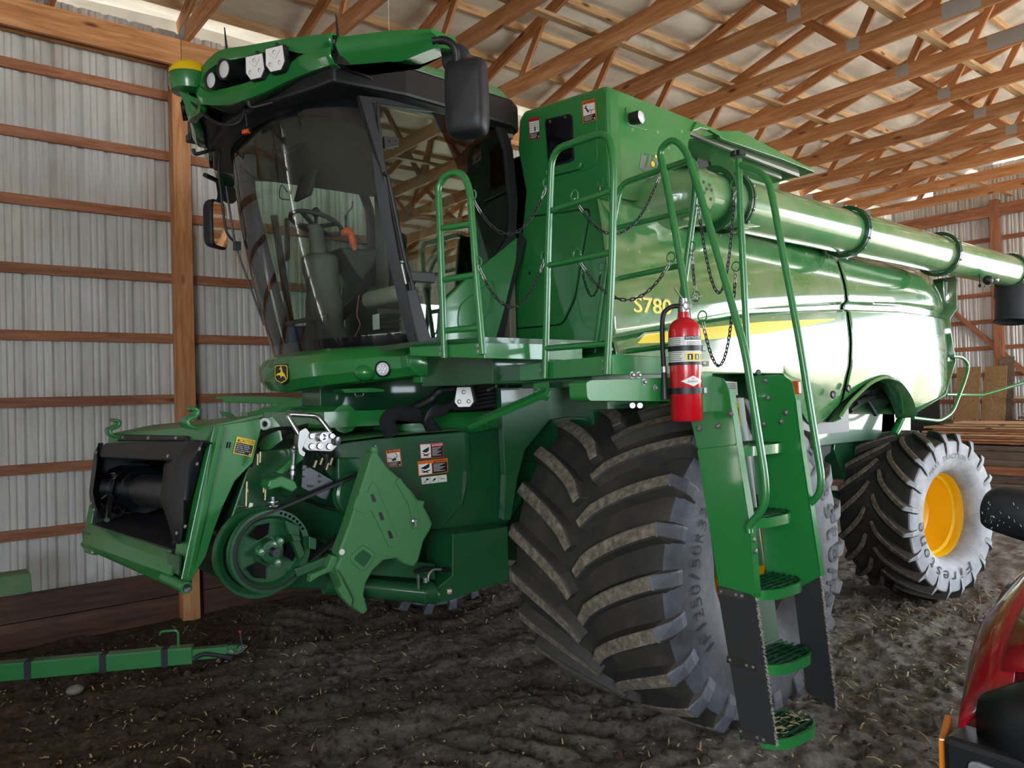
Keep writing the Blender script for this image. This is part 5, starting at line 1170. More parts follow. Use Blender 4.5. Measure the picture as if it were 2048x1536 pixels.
# ================================================================ feeder house
fh = empty('feeder_house', (1.9, CYc, 1.4), R_)
YF = 4.22
def fplate(pts, Y, th, nm, mt='green_dark', bev=.006, par=None): b = B(mt); b.prism(VV(pts, 'y', Y), (0, th, 0)); return b.obj(nm, par or fh, bevel=bev)
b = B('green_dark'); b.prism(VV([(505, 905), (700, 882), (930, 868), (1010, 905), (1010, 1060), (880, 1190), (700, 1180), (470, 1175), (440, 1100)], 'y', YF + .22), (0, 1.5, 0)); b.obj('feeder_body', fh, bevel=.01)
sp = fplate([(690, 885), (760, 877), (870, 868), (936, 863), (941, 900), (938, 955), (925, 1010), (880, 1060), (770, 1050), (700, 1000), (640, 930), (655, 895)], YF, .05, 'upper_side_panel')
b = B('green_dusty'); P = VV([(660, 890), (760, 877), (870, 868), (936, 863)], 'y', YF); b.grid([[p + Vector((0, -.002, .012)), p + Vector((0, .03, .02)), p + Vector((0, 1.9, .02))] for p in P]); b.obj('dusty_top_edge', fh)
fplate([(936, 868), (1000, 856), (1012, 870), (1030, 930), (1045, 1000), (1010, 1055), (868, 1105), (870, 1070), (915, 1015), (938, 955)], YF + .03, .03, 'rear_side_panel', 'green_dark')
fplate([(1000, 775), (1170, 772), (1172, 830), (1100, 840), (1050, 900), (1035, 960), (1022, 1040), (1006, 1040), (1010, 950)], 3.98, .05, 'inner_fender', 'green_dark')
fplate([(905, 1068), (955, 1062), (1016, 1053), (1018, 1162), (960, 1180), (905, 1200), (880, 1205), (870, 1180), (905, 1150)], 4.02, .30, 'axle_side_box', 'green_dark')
fplate([(640, 760), (1005, 755), (1005, 870), (930, 866), (640, 880)], 4.9, .3, 'cab_mount_frame', 'green_dark')
fplate([(790, 830), (1005, 820), (1005, 870), (790, 862)], 4.45, .3, 'top_cross_tube', 'green_clean')
fplate([(842, 735), (1003, 735), (1003, 762), (842, 766)], 4.1, .10, 'cab_side_beam', 'green_clean')
b = B('green_clean'); b.cyl(V(690, 838, 'y', 4.5), V(690, 838, 'y', 4.5) + Vector((0, 1.3, 0)), .09, 24); b.box((2.1, 4.45, 1.93), (2.8, 5.9, 2.03)); b.obj('pivot_tube', fh, smooth=.6)
b = B('cloth_black'); b.tube(cat_([V(782, 868, 'y', 4.22), V(775, 838, 'y', 4.2), V(800, 826, 'y', 4.2), V(835, 832, 'y', 4.25), V(858, 845, 'y', 4.3)]), [.05] * 8 + [.045] * 8 + [.05] * 8 + [.035] * 8 + [.03], 12); b.obj('hose_sock', fh, smooth=1)
b = B('hose')
for k in range(7):
    o_ = k * 4; b.tube(cat_([V(856 + o_, 862, 'y', 4.25), V(850 + k * 2, 840 - k, 'y', 4.22), V(872 + k * 3, 812 + k * 2, 'y', 4.2), V(930, 818 - k * 7, 'y', 4.2), V(1000, 808 - k * 8, 'y', 4.1)]), .014, 8)
b.obj('hydraulic_hoses', fh, smooth=1)
b = B('hose'); b.tube(cat_([V(800, 828, 'y', 4.3), V(860, 800, 'y', 4.25), V(880, 782, 'y', 4.2), V(905, 778, 'y', 4.2)]), .028, 12); b.obj('corrugated_conduit', fh, smooth=1)
lc = V(928, 794, 'y', 3.95)
led_c = lc
def led2(c, a, par):
    xr = Vector(a).normalized().cross(Vector((0, 0, 1))).normalized(); up_ = xr.cross(Vector(a).normalized()); a = Vector(a).normalized(); k_ = .062
    sh = [(-.7, 1), (.7, 1), (1.0, -.5), (.6, -1), (-.6, -1), (-1.0, -.5)]
    b = B('black'); b.prism([c + xr * x * k_ * 1.12 + up_ * y * k_ * 1.1 - a * .05 for x, y in sh], a * .05); o = b.obj('led_work_lamp', par, bevel=.005)
    b = B('led_face'); b.prism([c + xr * x * k_ + up_ * y * k_ - a * .002 for x, y in sh], a * .004); b.obj('lamp_face', o)
    b = B('chrome')
    for x, y in ((0, .5), (-.5, -.45), (.5, -.45)): b.lathe([(.002, .014), (.005, .013), (-.004, 0)], c + xr * x * k_ + up_ * y * k_, a, 14)
    b.obj('lamp_optics', o)
led2(lc, (-1, -.75, 0), fh)
b = B('zinc'); 
for x, y in ((976, 780), (992, 772), (1005, 778), (968, 830), (972, 845)): b.cyl(V(x, y, 'y', 4.1), V(x + 8, y - 5, 'y', 4.12), .012, 8)
b.obj('hydraulic_fittings', fh)
# stickers on the side panel
sf_ = fY(YF)
sticker([(771, 902), (800, 898), (804, 932), (775, 936)], sf_, 'warning_label', sp, 'warning_square')
sticker([(839, 888), (886, 885), (887, 914), (841, 918)], sf_, 'danger_label', sp, 'danger_wide')
sticker([(835, 923), (895, 916), (896, 944), (837, 952)], sf_, 'warning_label', sp, 'warning_wide')
sticker([(842, 955), (893, 949), (894, 963), (844, 969)], sf_, 'icon_label', sp, 'icons')
sticker([(894, 1178), (903, 1178), (904, 1189), (895, 1189)], fY(4.02), 'warning_label', fh, 'warning_square')
# face frame: plane through its corners
fRT = V(428, 850, 'y', 4.35); fRB = V(370, 1175, 'y', 4.35); fLT = V(217, 868, 'y', 5.88)
fn = (fRB - fRT).cross(fLT - fRT).normalized(); fn = -fn if fn.x > 0 else fn
def F(x, y, off=0): return W(x, y, fRT + fn * off, fn)
def FF(pts, off=0): return [F(x, y, off) for x, y in pts]
OUTER = [(217, 868), (428, 850), (345, 1150), (166, 1085)]
def fpoly(pts, off, th, nm, mt, par=fh, bev=.004): b = B(mt); b.prism(FF(pts, off), -fn * th); return b.obj(nm, par, bevel=bev)
ff1 = fpoly([(217, 868), (428, 850), (420, 885), (215, 898)], 0, .03, 'top_frame_bar', 'green')
fpoly([(428, 850), (440, 850), (372, 1172), (352, 1160), (345, 1150), (352, 1085), (408, 885)], 0, .03, 'right_frame_bar', 'green')
fpoly([(196, 930), (190, 1000), (180, 1060), (180, 1100), (166, 1085), (172, 1040)], -.005, .03, 'left_frame_bar', 'green')
# lower sill and hinge tube
b = B('green'); A = F(166, 1062, .01); Bq = F(352, 1130, .01); C = F(165, 1100, .05); Dq = F(338, 1170, .05)
b.grid([[F(182, 1046, -.02), F(345, 1100, -.02)], [F(172, 1062, .03), F(350, 1126, .03)], [F(166, 1086, .05), F(345, 1150, .05)], [F(172, 1096, .02), F(330, 1166, .02)]]); sl = b.obj('lower_sill', fh, solid=.02, bevel=.004)
b = B('green'); b.tube([F(330, 1155, .03), F(373, 1176, .03)], .032, 16); b.m('dark_steel').lathe([(0, .022), (.006, .02), (.004, .01), (0, 0)], F(374, 1176, .03), (0, -1, 0), 14); b.obj('pivot_boss', fh, smooth=.6)
b = B('green'); b.prism(FF([(158, 1088), (168, 1078), (185, 1092), (182, 1110), (170, 1106)], .04), -fn * .05); b.obj('hook_bracket', fh, bevel=.01)
for pts in ([(332, 1104), (357, 1112), (355, 1150), (336, 1143)], [(163, 1060), (180, 1066), (180, 1090), (165, 1084)]): fpoly(pts, .045, .02, 'sill_bracket', 'dark_steel' if False else 'green_dark')
# hooks on the top edge
for x0, dy in ((386, 0), (232, 20)):
    b = B('green'); pr_ = [(-16, 0), (-13, -14), (-17, -20), (-15, -26), (2, -27)]
    c0 = F(x0, 851 + dy * .9); P = cat_([Vector((.02, 0, -.02)), Vector((-.035, 0, .0)), Vector((-.045, 0, .035)), Vector((.0, 0, .055)), Vector((.01, 0, .085)), Vector((-.02, 0, .10))], 4); wv_ = Vector((.0, .075, 0))
    b.grid([[c0 + p - wv_, c0 + p + wv_] for p in P]); b.obj('top_hook', fh, solid=.02, smooth=1)
b = B('green_dusty'); e0 = F(428, 850); e1 = F(217, 868); b.prism([e0, e1, e1 + Vector((.28, 0, .05)), e0 + Vector((.28, 0, .05))], (0, 0, -.015)); b.obj('top_plate', fh, bevel=.004)
# side plate facing the camera
SPp = [(428, 852), (520, 838), (522, 858), (506, 925), (470, 962), (445, 1015), (428, 1060), (412, 1112), (383, 1160), (370, 1172), (362, 1160)]
b = B('green'); b.prism(VV(SPp, 'y', 4.34), (0, .012, 0)); spl = b.obj('face_side_plate', fh, bevel=.004)
b = B('black_gloss')
for x, y in ((442, 886), (431, 930), (417, 978), (404, 1026), (393, 1072)): b.beam(V(x + 1, y - 11, 'y', 4.337), V(x - 2, y + 11, 'y', 4.337), .002, .006, (1, 0, 0))
b.tube([V(458, 884, 'y', 4.337), V(456, 896, 'y', 4.337)], .011, 10); b.obj('slot_holes', spl)
sticker([(474, 873), (511, 881), (503, 914), (466, 906)], fY(4.335), 'caution_label', spl, 'caution')
# black liner around the throat
def liner(pts, nm, off=.012, th=.03, mt='black_gloss'): return fpoly(pts, off, th, nm, mt, bev=.01)
liner([(244, 868), (374, 871), (374, 882), (232, 882)], 'liner_flange', .02, .02, 'black')
liner([(210, 886), (404, 880), (412, 884), (370, 918), (335, 921), (200, 915), (188, 905)], 'upper_liner', .04, .05, 'black')
b = B('mirror_black'); L0 = [(372, 882), (330, 930), (322, 1000), (335, 1035), (350, 1085)]; L1 = [(411, 884), (398, 940), (382, 1000), (372, 1050), (362, 1085)]; Lm = [(395, 880), (352, 925), (344, 1000), (352, 1035), (358, 1088)]; Ln = [(405, 882), (378, 930), (368, 1000), (366, 1045), (362, 1086)]
b.grid([[F(*a, .0), F(*c, .06), F(*e, .055), F(*d, .015)] for a, c, e, d in zip(L0, Lm, Ln, L1)]); rl = b.obj('side_liner', fh, smooth=.9, solid=.012)
rows = b.v
b = B('mirror_black'); L0 = [(205, 886), (200, 940), (192, 985), (200, 1012), (212, 1036)]; L1 = [(190, 905), (184, 950), (180, 985), (183, 1010), (192, 1035)]
b.grid([[F(*a, .0), F((a[0] + c[0]) / 2, a[1], .05), F(*c, .01)] for a, c in zip(L0, L1)]); b.obj('side_liner', fh, smooth=.9, solid=.012)
b = B('zinc')
for x, y in ((400, 898), (395, 928), (193, 905), (336, 912), (246, 875), (297, 876), (352, 876), (182, 1007), (188, 1020), (371, 1053), (354, 1067)): b.lathe([(0, .012), (.006, .010), (.009, 0)], F(x, y, .062 if x > 330 and y > 890 else .05), fn, 12)
b.obj('liner_bolts', fh, smooth=.6)
# throat box: inner walls, floor, dark back
iq = [(200, 905), (372, 905), (345, 1090), (185, 1050)]
b = B('black'); ip = FF(iq, -.01); dp_ = Vector((.55, 0, .12))
b.add(ip + [p + dp_ for p in ip], [[0, 1, 5, 4], [1, 2, 6, 5], [3, 0, 4, 7], [4, 5, 6, 7]]); b.obj('throat_walls', fh, solid=.01)
b = B('dark_steel'); f0, f1 = F(182, 1048, .0), F(345, 1098, .0); b.prism([f0, f1, f1 + Vector((.5, 0, .09)), f0 + Vector((.5, 0, .09))], (0, 0, -.01))
b.m('zinc')
for t, d in ((.2, .06), (.45, .06), (.7, .06), (.3, .14), (.6, .14)): p = f0.lerp(f1, t) + Vector((d, 0, .02 + d * .18)); b.lathe([(0, .009), (.003, 0)], p, (0, 0, 1), 8)
b.obj('throat_floor', fh)
# conveyor drum
d0 = W(232, 975, fRT - fn * .16, fn); d1 = W(345, 985, fRT - fn * .16, fn); da = (d1 - d0).normalized(); DL = (d1 - d0).length * 1.35
d0 = d0 - da * .03
b = B('dark_steel'); b.lathe([(0, .105), (DL, .105)], d0, da, 32); dr = b.obj('conveyor_drum', fh, smooth=.8)
for q in (.02, .13, .37, .52):
    b = B('black_gloss'); b.lathe([(q, .105), (q, .155), (q + .012, .160), (q + .02, .155), (q + .02, .105)], d0, da, 12); 
    for k in range(12):
        a = 2 * PI * (k + .5) / 12; u_ = da.cross(Vector((0, 0, 1))).normalized(); w2 = da.cross(u_); b.m('zinc').lathe([(0, .008), (.006, .005), (.008, 0)], d0 + da * (q - .002) + (u_ * math.cos(a) + w2 * math.sin(a)) * .14, -da, 8); b.m('black_gloss')
    b.obj('drum_ring', dr, smooth=.4)
for a in (.9, 2.6, 4.3, 5.6):
    u_ = da.cross(Vector((0, 0, 1))).normalized(); w2 = da.cross(u_); rr_ = u_ * math.cos(a) + w2 * math.sin(a)
    b = B('black_gloss'); c = d0 + da * (.25) + rr_ * .175; b.obox(c, da * .20, rr_ * .022, rr_.cross(da) * .006); b.beam(c - da * .2 - rr_.cross(da) * .02, c + da * .2 - rr_.cross(da) * .02, .03, .006, rr_); b.obj('drum_slat', dr, bevel=.002)
b = B('steel'); b.tube([W(214, 1040, fRT, fn), W(224, 985, fRT - fn * .1, fn)], .018, 10); b.obj('lift_rod', fh, smooth=1)
b = B('straw')
for k in range(120):
    t = random.random(); p = f0.lerp(f1, .35 + t * .6) + Vector((.38 + random.random() * .08, 0, .085 + random.random() * .01)); b.ball(p, .005, .004, .003, 5, 3)
tag(b.obj('spilled_grain'), 'few grains and husks spilled at the feeder throat floor', 'grain', kind='stuff')
# big pulley
pc = V(541, 1102, 'y', 4.06)
b = B('green_dark'); b.lathe([(.06, .0), (.06, .245), (.02, .25), (.0, .245), (.02, .20)], pc + Vector((-.03, .05, -.01)), (0, 1, 0), 48); gd = b.obj('pulley_shield', fh, smooth=.5)
b = B('green_dark'); b.lathe([(.05, .150), (.055, .215), (.045, .220), (.02, .200), (-.0, .222), (-.01, .222), (-.012, .190), (.0, .180), (.03, .170), (.035, .07), (-.01, .065), (-.03, .06), (-.035, .045), (-.035, .02), (.0, .02)], pc, (0, 1, 0), 48); pu = b.obj('drive_pulley', fh, smooth=.5)
for v in range(0): pass
b = B('green')
for k in range(3):
    a = .9 + 2 * PI * k / 3; c = pc + Vector((math.cos(a) * .065, -.03, math.sin(a) * .065)); b.lathe([(-.012, 0), (-.012, .02), (.02, .022)], c, (0, 1, 0), 12); 
b.m('zinc')
for k in range(3): a = .9 + 2 * PI * k / 3; b.bolt(pc + Vector((math.cos(a) * .065, -.042, math.sin(a) * .065)), (0, -1, 0), .009, .008)
b.m('black_gloss')
for k in range(7): a = .5 + k * .13; b.lathe([(0, 0), (0, .008)], pc + Vector((math.cos(a) * .205, -.014, math.sin(a) * .205)), (0, -1, 0), 10)
for k in range(3):
    a = 2.0 + 2 * PI * k / 3; q = [pc + Vector((math.cos(a + d) * r, .012, math.sin(a + d) * r)) for d, r in ((-.45, .15), (0, .158), (.45, .15), (.35, .09), (0, .082), (-.35, .09))]; b.prism(q, (0, .004, 0))
b.m('dark_steel').lathe([(-.085, .012), (-.085, .022), (-.04, .026), (.0, .028)], pc, (0, 1, 0), 16).lathe([(-.083, 0), (-.083, .013)], pc, (0, 1, 0), 12); b.obj('pulley_hub', pu, smooth=.5)
# small pulley and belt
p2c = V(713, 988, 'y', 4.10)
b = B('green_dark'); b.lathe([(-.03, .02), (-.03, .115), (-.02, .118), (-.01, .10), (.0, .118), (.01, .10), (.02, .118), (.03, .12), (.05, .13), (.05, .02)], p2c, (0, 1, 0), 40); b.obj('idler_pulley', fh, smooth=.5)
def belt(c1, r1, c2, r2, y, wd):
    c1 = Vector((c1.x, y, c1.z)); c2 = Vector((c2.x, y, c2.z)); d = c2 - c1; L = d.length; th = math.atan2(d.z, d.x); al = math.acos((r1 - r2) / L); pts = []
    for k in range(25): a = th + al + (2 * PI - 2 * al) * k / 24; pts.append(c1 + Vector((math.cos(a), 0, math.sin(a))) * r1)
    for k in range(13): a = th - al + 2 * al * k / 12; pts.append(c2 + Vector((math.cos(a), 0, math.sin(a))) * r2)
    n = len(pts); ins = []
    for k in range(n):
        t = (pts[(k + 1) % n] - pts[k - 1]).normalized(); ins.append(pts[k] - Vector((t.z, 0, -t.x)) * .014 if True else 0)
    b = B('hose'); pts.append(pts[0]); ins.append(ins[0])
    b.grid([[p - Vector((0, wd, 0)), p + Vector((0, wd, 0)), q + Vector((0, wd, 0)), q - Vector((0, wd, 0)), p - Vector((0, wd, 0))] for p, q in zip(pts, ins)]); return b.obj('drive_belt', fh, smooth=.6)
belt(pc, .205, p2c, .12, 4.07, .026)
# green moulded guard
GP = [(744, 906), (752, 901), (775, 934), (801, 957), (826, 984), (836, 1000), (852, 1002), (848, 1012), (858, 1030), (866, 1048), (860, 1062), (848, 1082), (838, 1120), (828, 1134), (808, 1128), (793, 1117), (768, 1121), (747, 1140), (733, 1165), (728, 1190), (737, 1220), (728, 1230), (708, 1216), (690, 1188), (668, 1146), (682, 1116), (677, 1106), (700, 1046), (722, 975)]
b = B('green_guard'); b.prism(VV(GP, 'y', 3.92), (0, .10, 0)); gu = b.obj('belt_guard', fh, bevel=.012, seg=3)
def gfeat(pts, nm, off=.006, th=.012, mt='green_guard', bev=.004, r=.012): b = B(mt); b.prism(rpoly(VV(pts, 'y', 3.92 - off), r), (0, th, 0)); return b.obj(nm, gu, bevel=bev)
gfeat([(722, 984), (735, 984), (746, 962), (752, 970), (800, 1085), (796, 1090), (779, 1095), (742, 1020), (730, 1028), (706, 1018), (712, 996)], 'raised_rib')
for x, y in ((746, 997), (762, 1033), (780, 1070)): gfeat([(x - 5, y - 8), (x + 1, y - 9), (x + 7, y + 6), (x, y + 8)], 'guard_slot', .008, .003, 'black', .0, .006)
gfeat([(727, 1089), (753, 1108), (733, 1140), (723, 1142), (700, 1120), (704, 1110)], 'square_boss', .010, .02, r=.02); gfeat([(726, 1098), (745, 1112), (728, 1135), (707, 1117)], 'boss_recess', .011, .004, 'green_dark', .001)
gfeat([(800, 955), (832, 1000), (842, 1052), (828, 1060), (818, 1010), (790, 962)], 'guard_crease', .008, .012)
b = B('paper'); b.lathe([(0, .0), (0, .0165)], V(684, 1104, 'y', 3.905), (0, -1, 0), 20); b.obj('round_sticker', gu)
b = B('zinc'); c = V(828, 1042, 'y', 3.912); b.lathe([(0, .019), (.008, .018), (.014, .010), (.02, .010), (.02, 0)], c, (0, -1, 0), 14); b.obox(c + Vector((0, -.015, -.018)), (.007, 0, 0), (0, .004, 0), (0, 0, .012)); b.obj('quarter_turn_latch', gu, smooth=.6)
b = B('green_guard'); b.cyl(V(748, 912, 'y', 3.95), V(748, 894, 'y', 3.95), .024, 14); b.m('zinc').ball(V(751, 892, 'y', 3.95), .007); b.obj('guard_post', gu, smooth=.6)
b = B('green_guard'); b.prism(VV([(672, 1140), (680, 1148), (706, 1200), (703, 1214), (686, 1196), (676, 1178), (684, 1170)], 'y', 3.88), (0, .05, 0)); b.prism(VV([(664, 1110), (676, 1114), (672, 1140), (640, 1152), (620, 1165), (622, 1150), (655, 1135)], 'y', 3.95), (0, .05, 0)); b.obj('guard_lip', gu, bevel=.005)
# lift cylinder, tube, fittings
b = B('green_dark'); b.cyl(V(650, 1168, 'y', 4.15), V(872, 1190, 'y', 4.05), .058, 24); b.lathe([(-.02, 0), (-.02, .066), (.05, .066), (.05, 0)], V(850, 1187, 'y', 4.05), (1, 0, 0), 24); b.obj('lift_cylinder', fh, smooth=.6)
fplate([(735, 1112), (870, 1128), (872, 1160), (735, 1150)], 4.10, .05, 'cylinder_brace', 'green_dark')
b = B('zinc'); b.tube(cat_([V(856, 1163, 'y', 4.0), V(857, 1150, 'y', 4.0), V(866, 1140, 'y', 4.0), V(882, 1139, 'y', 4.0)]), .009, 8); b.cyl(V(851, 1155, 'y', 4.0), V(851, 1165, 'y', 4.0), .015, 8); b.beam(V(836, 1150, 'y', 4.0), V(837, 1178, 'y', 4.0), .012, .012, (0, 1, 0)); b.obj('hydraulic_elbow', fh, smooth=.6)
b = B('hose'); b.tube([V(830, 1143, 'y', 4.0), V(850, 1138, 'y', 4.02), V(905, 1140, 'y', 4.05)], .014, 8); b.obj('lift_hose', fh, smooth=1)
b = B('green_dark'); b.beam(V(590, 1145, 'y', 4.05), V(690, 1105, 'y', 4.0), .05, .05); b.beam(V(648, 1120, 'y', 4.2), V(790, 1010, 'y', 4.2), .05, .04); b.obj('tension_arm', fh, bevel=.006)
b = B('zinc'); P0_, P1_ = V(660, 1100, 'y', 4.1), V(690, 1070, 'y', 4.1); b.tube([P0_.lerp(P1_, k / 120) + Vector((math.sin(k * .9) * .012, math.cos(k * .9) * .016, 0)) for k in range(121)], .003, 5); b.obj('tension_spring', fh, smooth=1)
# vertical supports, springs and rods near the pulley
b = B('green_dark'); b.prism(VV([(570, 1040), (600, 1052), (600, 1080), (612, 1110), (600, 1120), (585, 1085), (575, 1060)], 'y', 4.02), (0, .05, 0)); b.prism(VV([(583, 1068), (600, 1072), (604, 1082), (588, 1084)], 'y', 3.98), (0, .04, 0)); b.prism(VV([(618, 1072), (634, 1078), (633, 1100), (618, 1098)], 'y', 4.0), (0, .04, 0)); b.obj('tensioner_bracket', fh, bevel=.006)
b = B('steel'); c = V(546, 1004, 'y', 4.22)
for k in range(4): b.lathe([(0, .02), (0, .042), (.008, .042), (.008, .02)], c + Vector((0, 0, -.015 * k * 1.6)), (0, 0, 1), 20)
b.cyl(c + Vector((0, 0, -.08)), c + Vector((0, 0, .03)), .012, 10); b.obj('washer_stack', fh, smooth=.6)
b = B('zinc'); b.cyl(V(584, 962, 'y', 4.22), V(588, 906, 'y', 4.22), .010, 10); b.cyl(V(585, 950, 'y', 4.22), V(586, 942, 'y', 4.22), .018, 8); b.cyl(V(585, 938, 'y', 4.22), V(586, 931, 'y', 4.22), .018, 8); b.ball(V(589, 895, 'y', 4.22), .016); b.obj('threaded_rod', fh, smooth=.6)
b = B('green'); b.prism(VV([(540, 960), (565, 952), (590, 962), (597, 975), (585, 985), (562, 974), (540, 980), (536, 972)], 'y', 4.15), (0, .12, 0)); b.prism(VV([(552, 945), (600, 905), (610, 918), (565, 950)], 'y', 4.25), (0, .06, 0)); b.obj('mount_bracket', fh, bevel=.008)
b = B('steel'); b.prism(rpoly(VV([(606, 930), (612, 930), (668, 962), (653, 1000), (645, 998), (603, 975)], 'y', 4.12), .005), (0, .01, 0)); b.mats = ['dark_steel']; pl_ = b.obj('steel_plate', fh, bevel=.002)
b = B('dark_steel')
for x, y in ((607, 938), (640, 962), (618, 971), (624, 971), (607, 952), (640, 951)): b.bolt(V(x, y, 'y', 4.118), (0, -1, 0), .007, .006)
b.obj('plate_bolts', fh)
b = B('green_dark'); b.prism(VV([(675, 915), (720, 915), (726, 925), (726, 950), (676, 1010)], 'y', 4.16), (0, .04, 0)); b.obj('pulley_support', fh, bevel=.01)
# multi coupler
mcp = V(640, 890, 'y', 4.10)
b = B('zinc'); b.prism(rpoly(VV([(607, 866), (662, 862), (674, 872), (676, 892), (664, 904), (614, 902), (604, 892)], 'y', 4.05), .015), (0, .12, 0)); mk = b.obj('multi_coupler', fh, bevel=.005)
b = B('steel')
for x, y, r in ((624, 872, .014), (640, 892, .016), (659, 893, .016), (624, 893, .015), (664, 872, .014)): b.lathe([(0, .0), (0, r * .6), (-.004, r * .7), (-.004, r), (.002, r * 1.25)][::-1], V(x, y, 'y', 4.045), (0, 1, 0), 16)
b.lathe([(.0, .024), (-.03, .024), (-.03, .018), (-.01, .016), (-.01, 0)], V(643, 874, 'y', 4.045), (0, 1, 0), 20); b.lathe([(0, .026), (-.02, .024), (-.022, 0)], V(671, 882, 'y', 4.05), (-.5, 1, 0), 18); b.obj('coupler_ports', mk, smooth=.6)
b = B('zinc'); b.prism(rpoly(VV([(599, 862), (612, 855), (620, 866), (612, 880), (604, 900), (612, 905), (608, 915), (598, 908), (596, 890)], 'y', 4.03), .01), (0, .015, 0)); b.obj('coupler_lever', mk, bevel=.003)
b = B('steel'); b.tube(rnd([V(600, 872, 'y', 4.06), V(573, 828, 'y', 4.1), V(636, 832, 'y', 4.1), V(662, 866, 'y', 4.06)], .03), .014, 10); b.obj('lever_handle', mk, smooth=1)
b = B('hose')
for k, (x, y) in enumerate(((606, 920), (618, 922), (630, 925), (642, 925), (655, 918), (662, 912))): b.tube(cat_([V(612 + k * 9, 903, 'y', 4.1), V(x + 6, y - 8, 'y', 4.12), V(x, y + 16, 'y', 4.16)]), .010, 8)
b.obj('coupler_hoses', mk, smooth=1)
b = B('brass')
for x, y in ((640, 930), (652, 940), (660, 930), (628, 935)): b.cyl(V(x, y, 'y', 4.08), V(x + 5, y - 14, 'y', 4.08), .010, 8)
for x, y in ((515, 930), (520, 925), (493, 985), (494, 1000), (530, 1000), (527, 985)): b.cyl(V(x, y, 'y', 4.25), V(x + 1, y - 22, 'y', 4.25), .008, 8)
b.tube([V(475, 1013, 'y', 4.24), V(492, 1013, 'y', 4.24), V(493, 985, 'y', 4.24)], .009, 8); b.m('paper').cyl(V(500, 1018, 'y', 4.22), V(503, 1006, 'y', 4.22), .011, 8); b.obj('hydraulic_fittings', fh, smooth=.6)
b = B('hose'); b.tube(cat_([V(500, 935, 'y', 4.4), V(520, 880, 'y', 4.4), V(555, 858, 'y', 4.5), V(600, 858, 'y', 4.6)]), .012, 8); b.tube(cat_([V(560, 880, 'y', 4.7), V(580, 862, 'y', 4.7), V(620, 850, 'y', 4.7), V(650, 858, 'y', 4.7)]), .012, 8); b.tube(cat_([V(590, 990, 'y', 4.2), V(640, 1010, 'y', 4.3), V(680, 1020, 'y', 4.3)]), .012, 8); b.obj('feeder_hoses', fh, smooth=1)
b = B('zinc'); b.lathe([(0, .018), (.0, .036), (.012, .036), (.012, .018)], V(528, 848, 'y', 4.5), (0, -1, 0), 18); b.obj('pin_ring', fh)
b = B('green'); b.prism(VV([(510, 858), (520, 838), (545, 832), (560, 850), (566, 880), (540, 900), (520, 900)], 'y', 4.52), (0, .03, 0)); b.obj('hanger_plate', fh, bevel=.004)
# step arms poking out under the cab, far side bars
b = B('green'); b.beam(V(455, 798, 'y', 5.9), V(690, 805, 'y', 5.0), .10, .05); b.beam(V(440, 795, 'y', 6.0), V(505, 797, 'y', 5.8), .12, .02); b.obj('far_deck_arm', R_, bevel=.004)
b = B('green'); b.beam(V(498, 832, 'y', 5.6), V(620, 800, 'y', 5.2), .03, .05); b.obj('far_strut', R_, bevel=.004)
b = B('green'); b.beam(V(400, 842, 'y', 5.6), V(470, 838, 'y', 5.3), .10, .02); b.prism(VV([(440, 822), (462, 825), (478, 838), (462, 838), (447, 832)], 'y', 5.4), (0, .02, 0)); b.obj('top_lug', fh)
b = B('green_clean'); b.prism(VV([(682, 778), (745, 775), (770, 779), (768, 784), (690, 786)], 'y', 4.55), (0, .12, 0)); b.m('zinc').tube(rnd(VV([(710, 786), (711, 792), (726, 792), (727, 786)], 'y', 4.55), .01), .006, 6); b.obj('cab_step_catch', R_, bevel=.003)
# tall rear rails and rear bar of the combine
b = B('green'); b.tube(rnd(VV([(1905, 712), (1925, 714), (1938, 730), (1930, 760), (1905, 825), (1880, 842), (1826, 836)], 'y', 3.3), .1), .018, 10); b.obj('rear_grab_rail', R_, smooth=1)
b = B('green'); b.tube([V(1892, 789, 'y', 3.6), V(1966, 790, 'y', 3.5), V(2048, 765, 'y', 3.2), V(2110, 745, 'y', 3.0)], .018, 10); b.obj('rear_boom', R_, smooth=1)

# ================================================================ things in the cab
p = Vector((2.62, 5.92, 2.5))
jg = empty('blue_jug', (p.x, p.y, 2.46), label='blue plastic jug with a barcode, inside the windshield corner of the cab', cat='jug')
b = B('blue'); b.lathe([(0, 0), (0, .10), (.02, .105), (.18, .105), (.22, .10), (.235, .10), (.235, .09)], (p.x, p.y, 2.47), (0, 0, 1), 24); b.obj('jug_body', jg, smooth=.6)
b = B('white'); q = Vector((p.x - .09, p.y - .06, 2.52)); b.obox(q, (.018, -.024, 0), (.002, .002, 0), (0, 0, .022)); b.m('black')
for k in range(6): b.obox(q + Vector((-.003, -.003, 0)) + Vector((.018, -.024, 0)) * ((k - 2.5) / 3.3), (.0012, -.0016, 0), (.002, .002, 0), (0, 0, .014))
b.obj('barcode', jg)
p = V(700, 480, 'y', 4.9)
hg = empty('orange_receiver', tuple(p), label='orange hooked handset clipped up inside the cab beside the steering wheel', cat='handset')
b = B('orange'); b.tube(cat_([V(684, 466, 'y', 4.9), V(698, 464, 'y', 4.9), V(704, 478, 'y', 4.9), V(710, 500, 'y', 4.9)]), [.02] * 4 + [.032] * 8 + [.026] * 8 + [.015] * 5, 12); b.obj('grip', hg, smooth=1)
b = B('black'); b.cyl(V(693, 462, 'y', 4.9), V(690, 430, 'y', 4.9), .006, 8); b.obj('stem', hg)

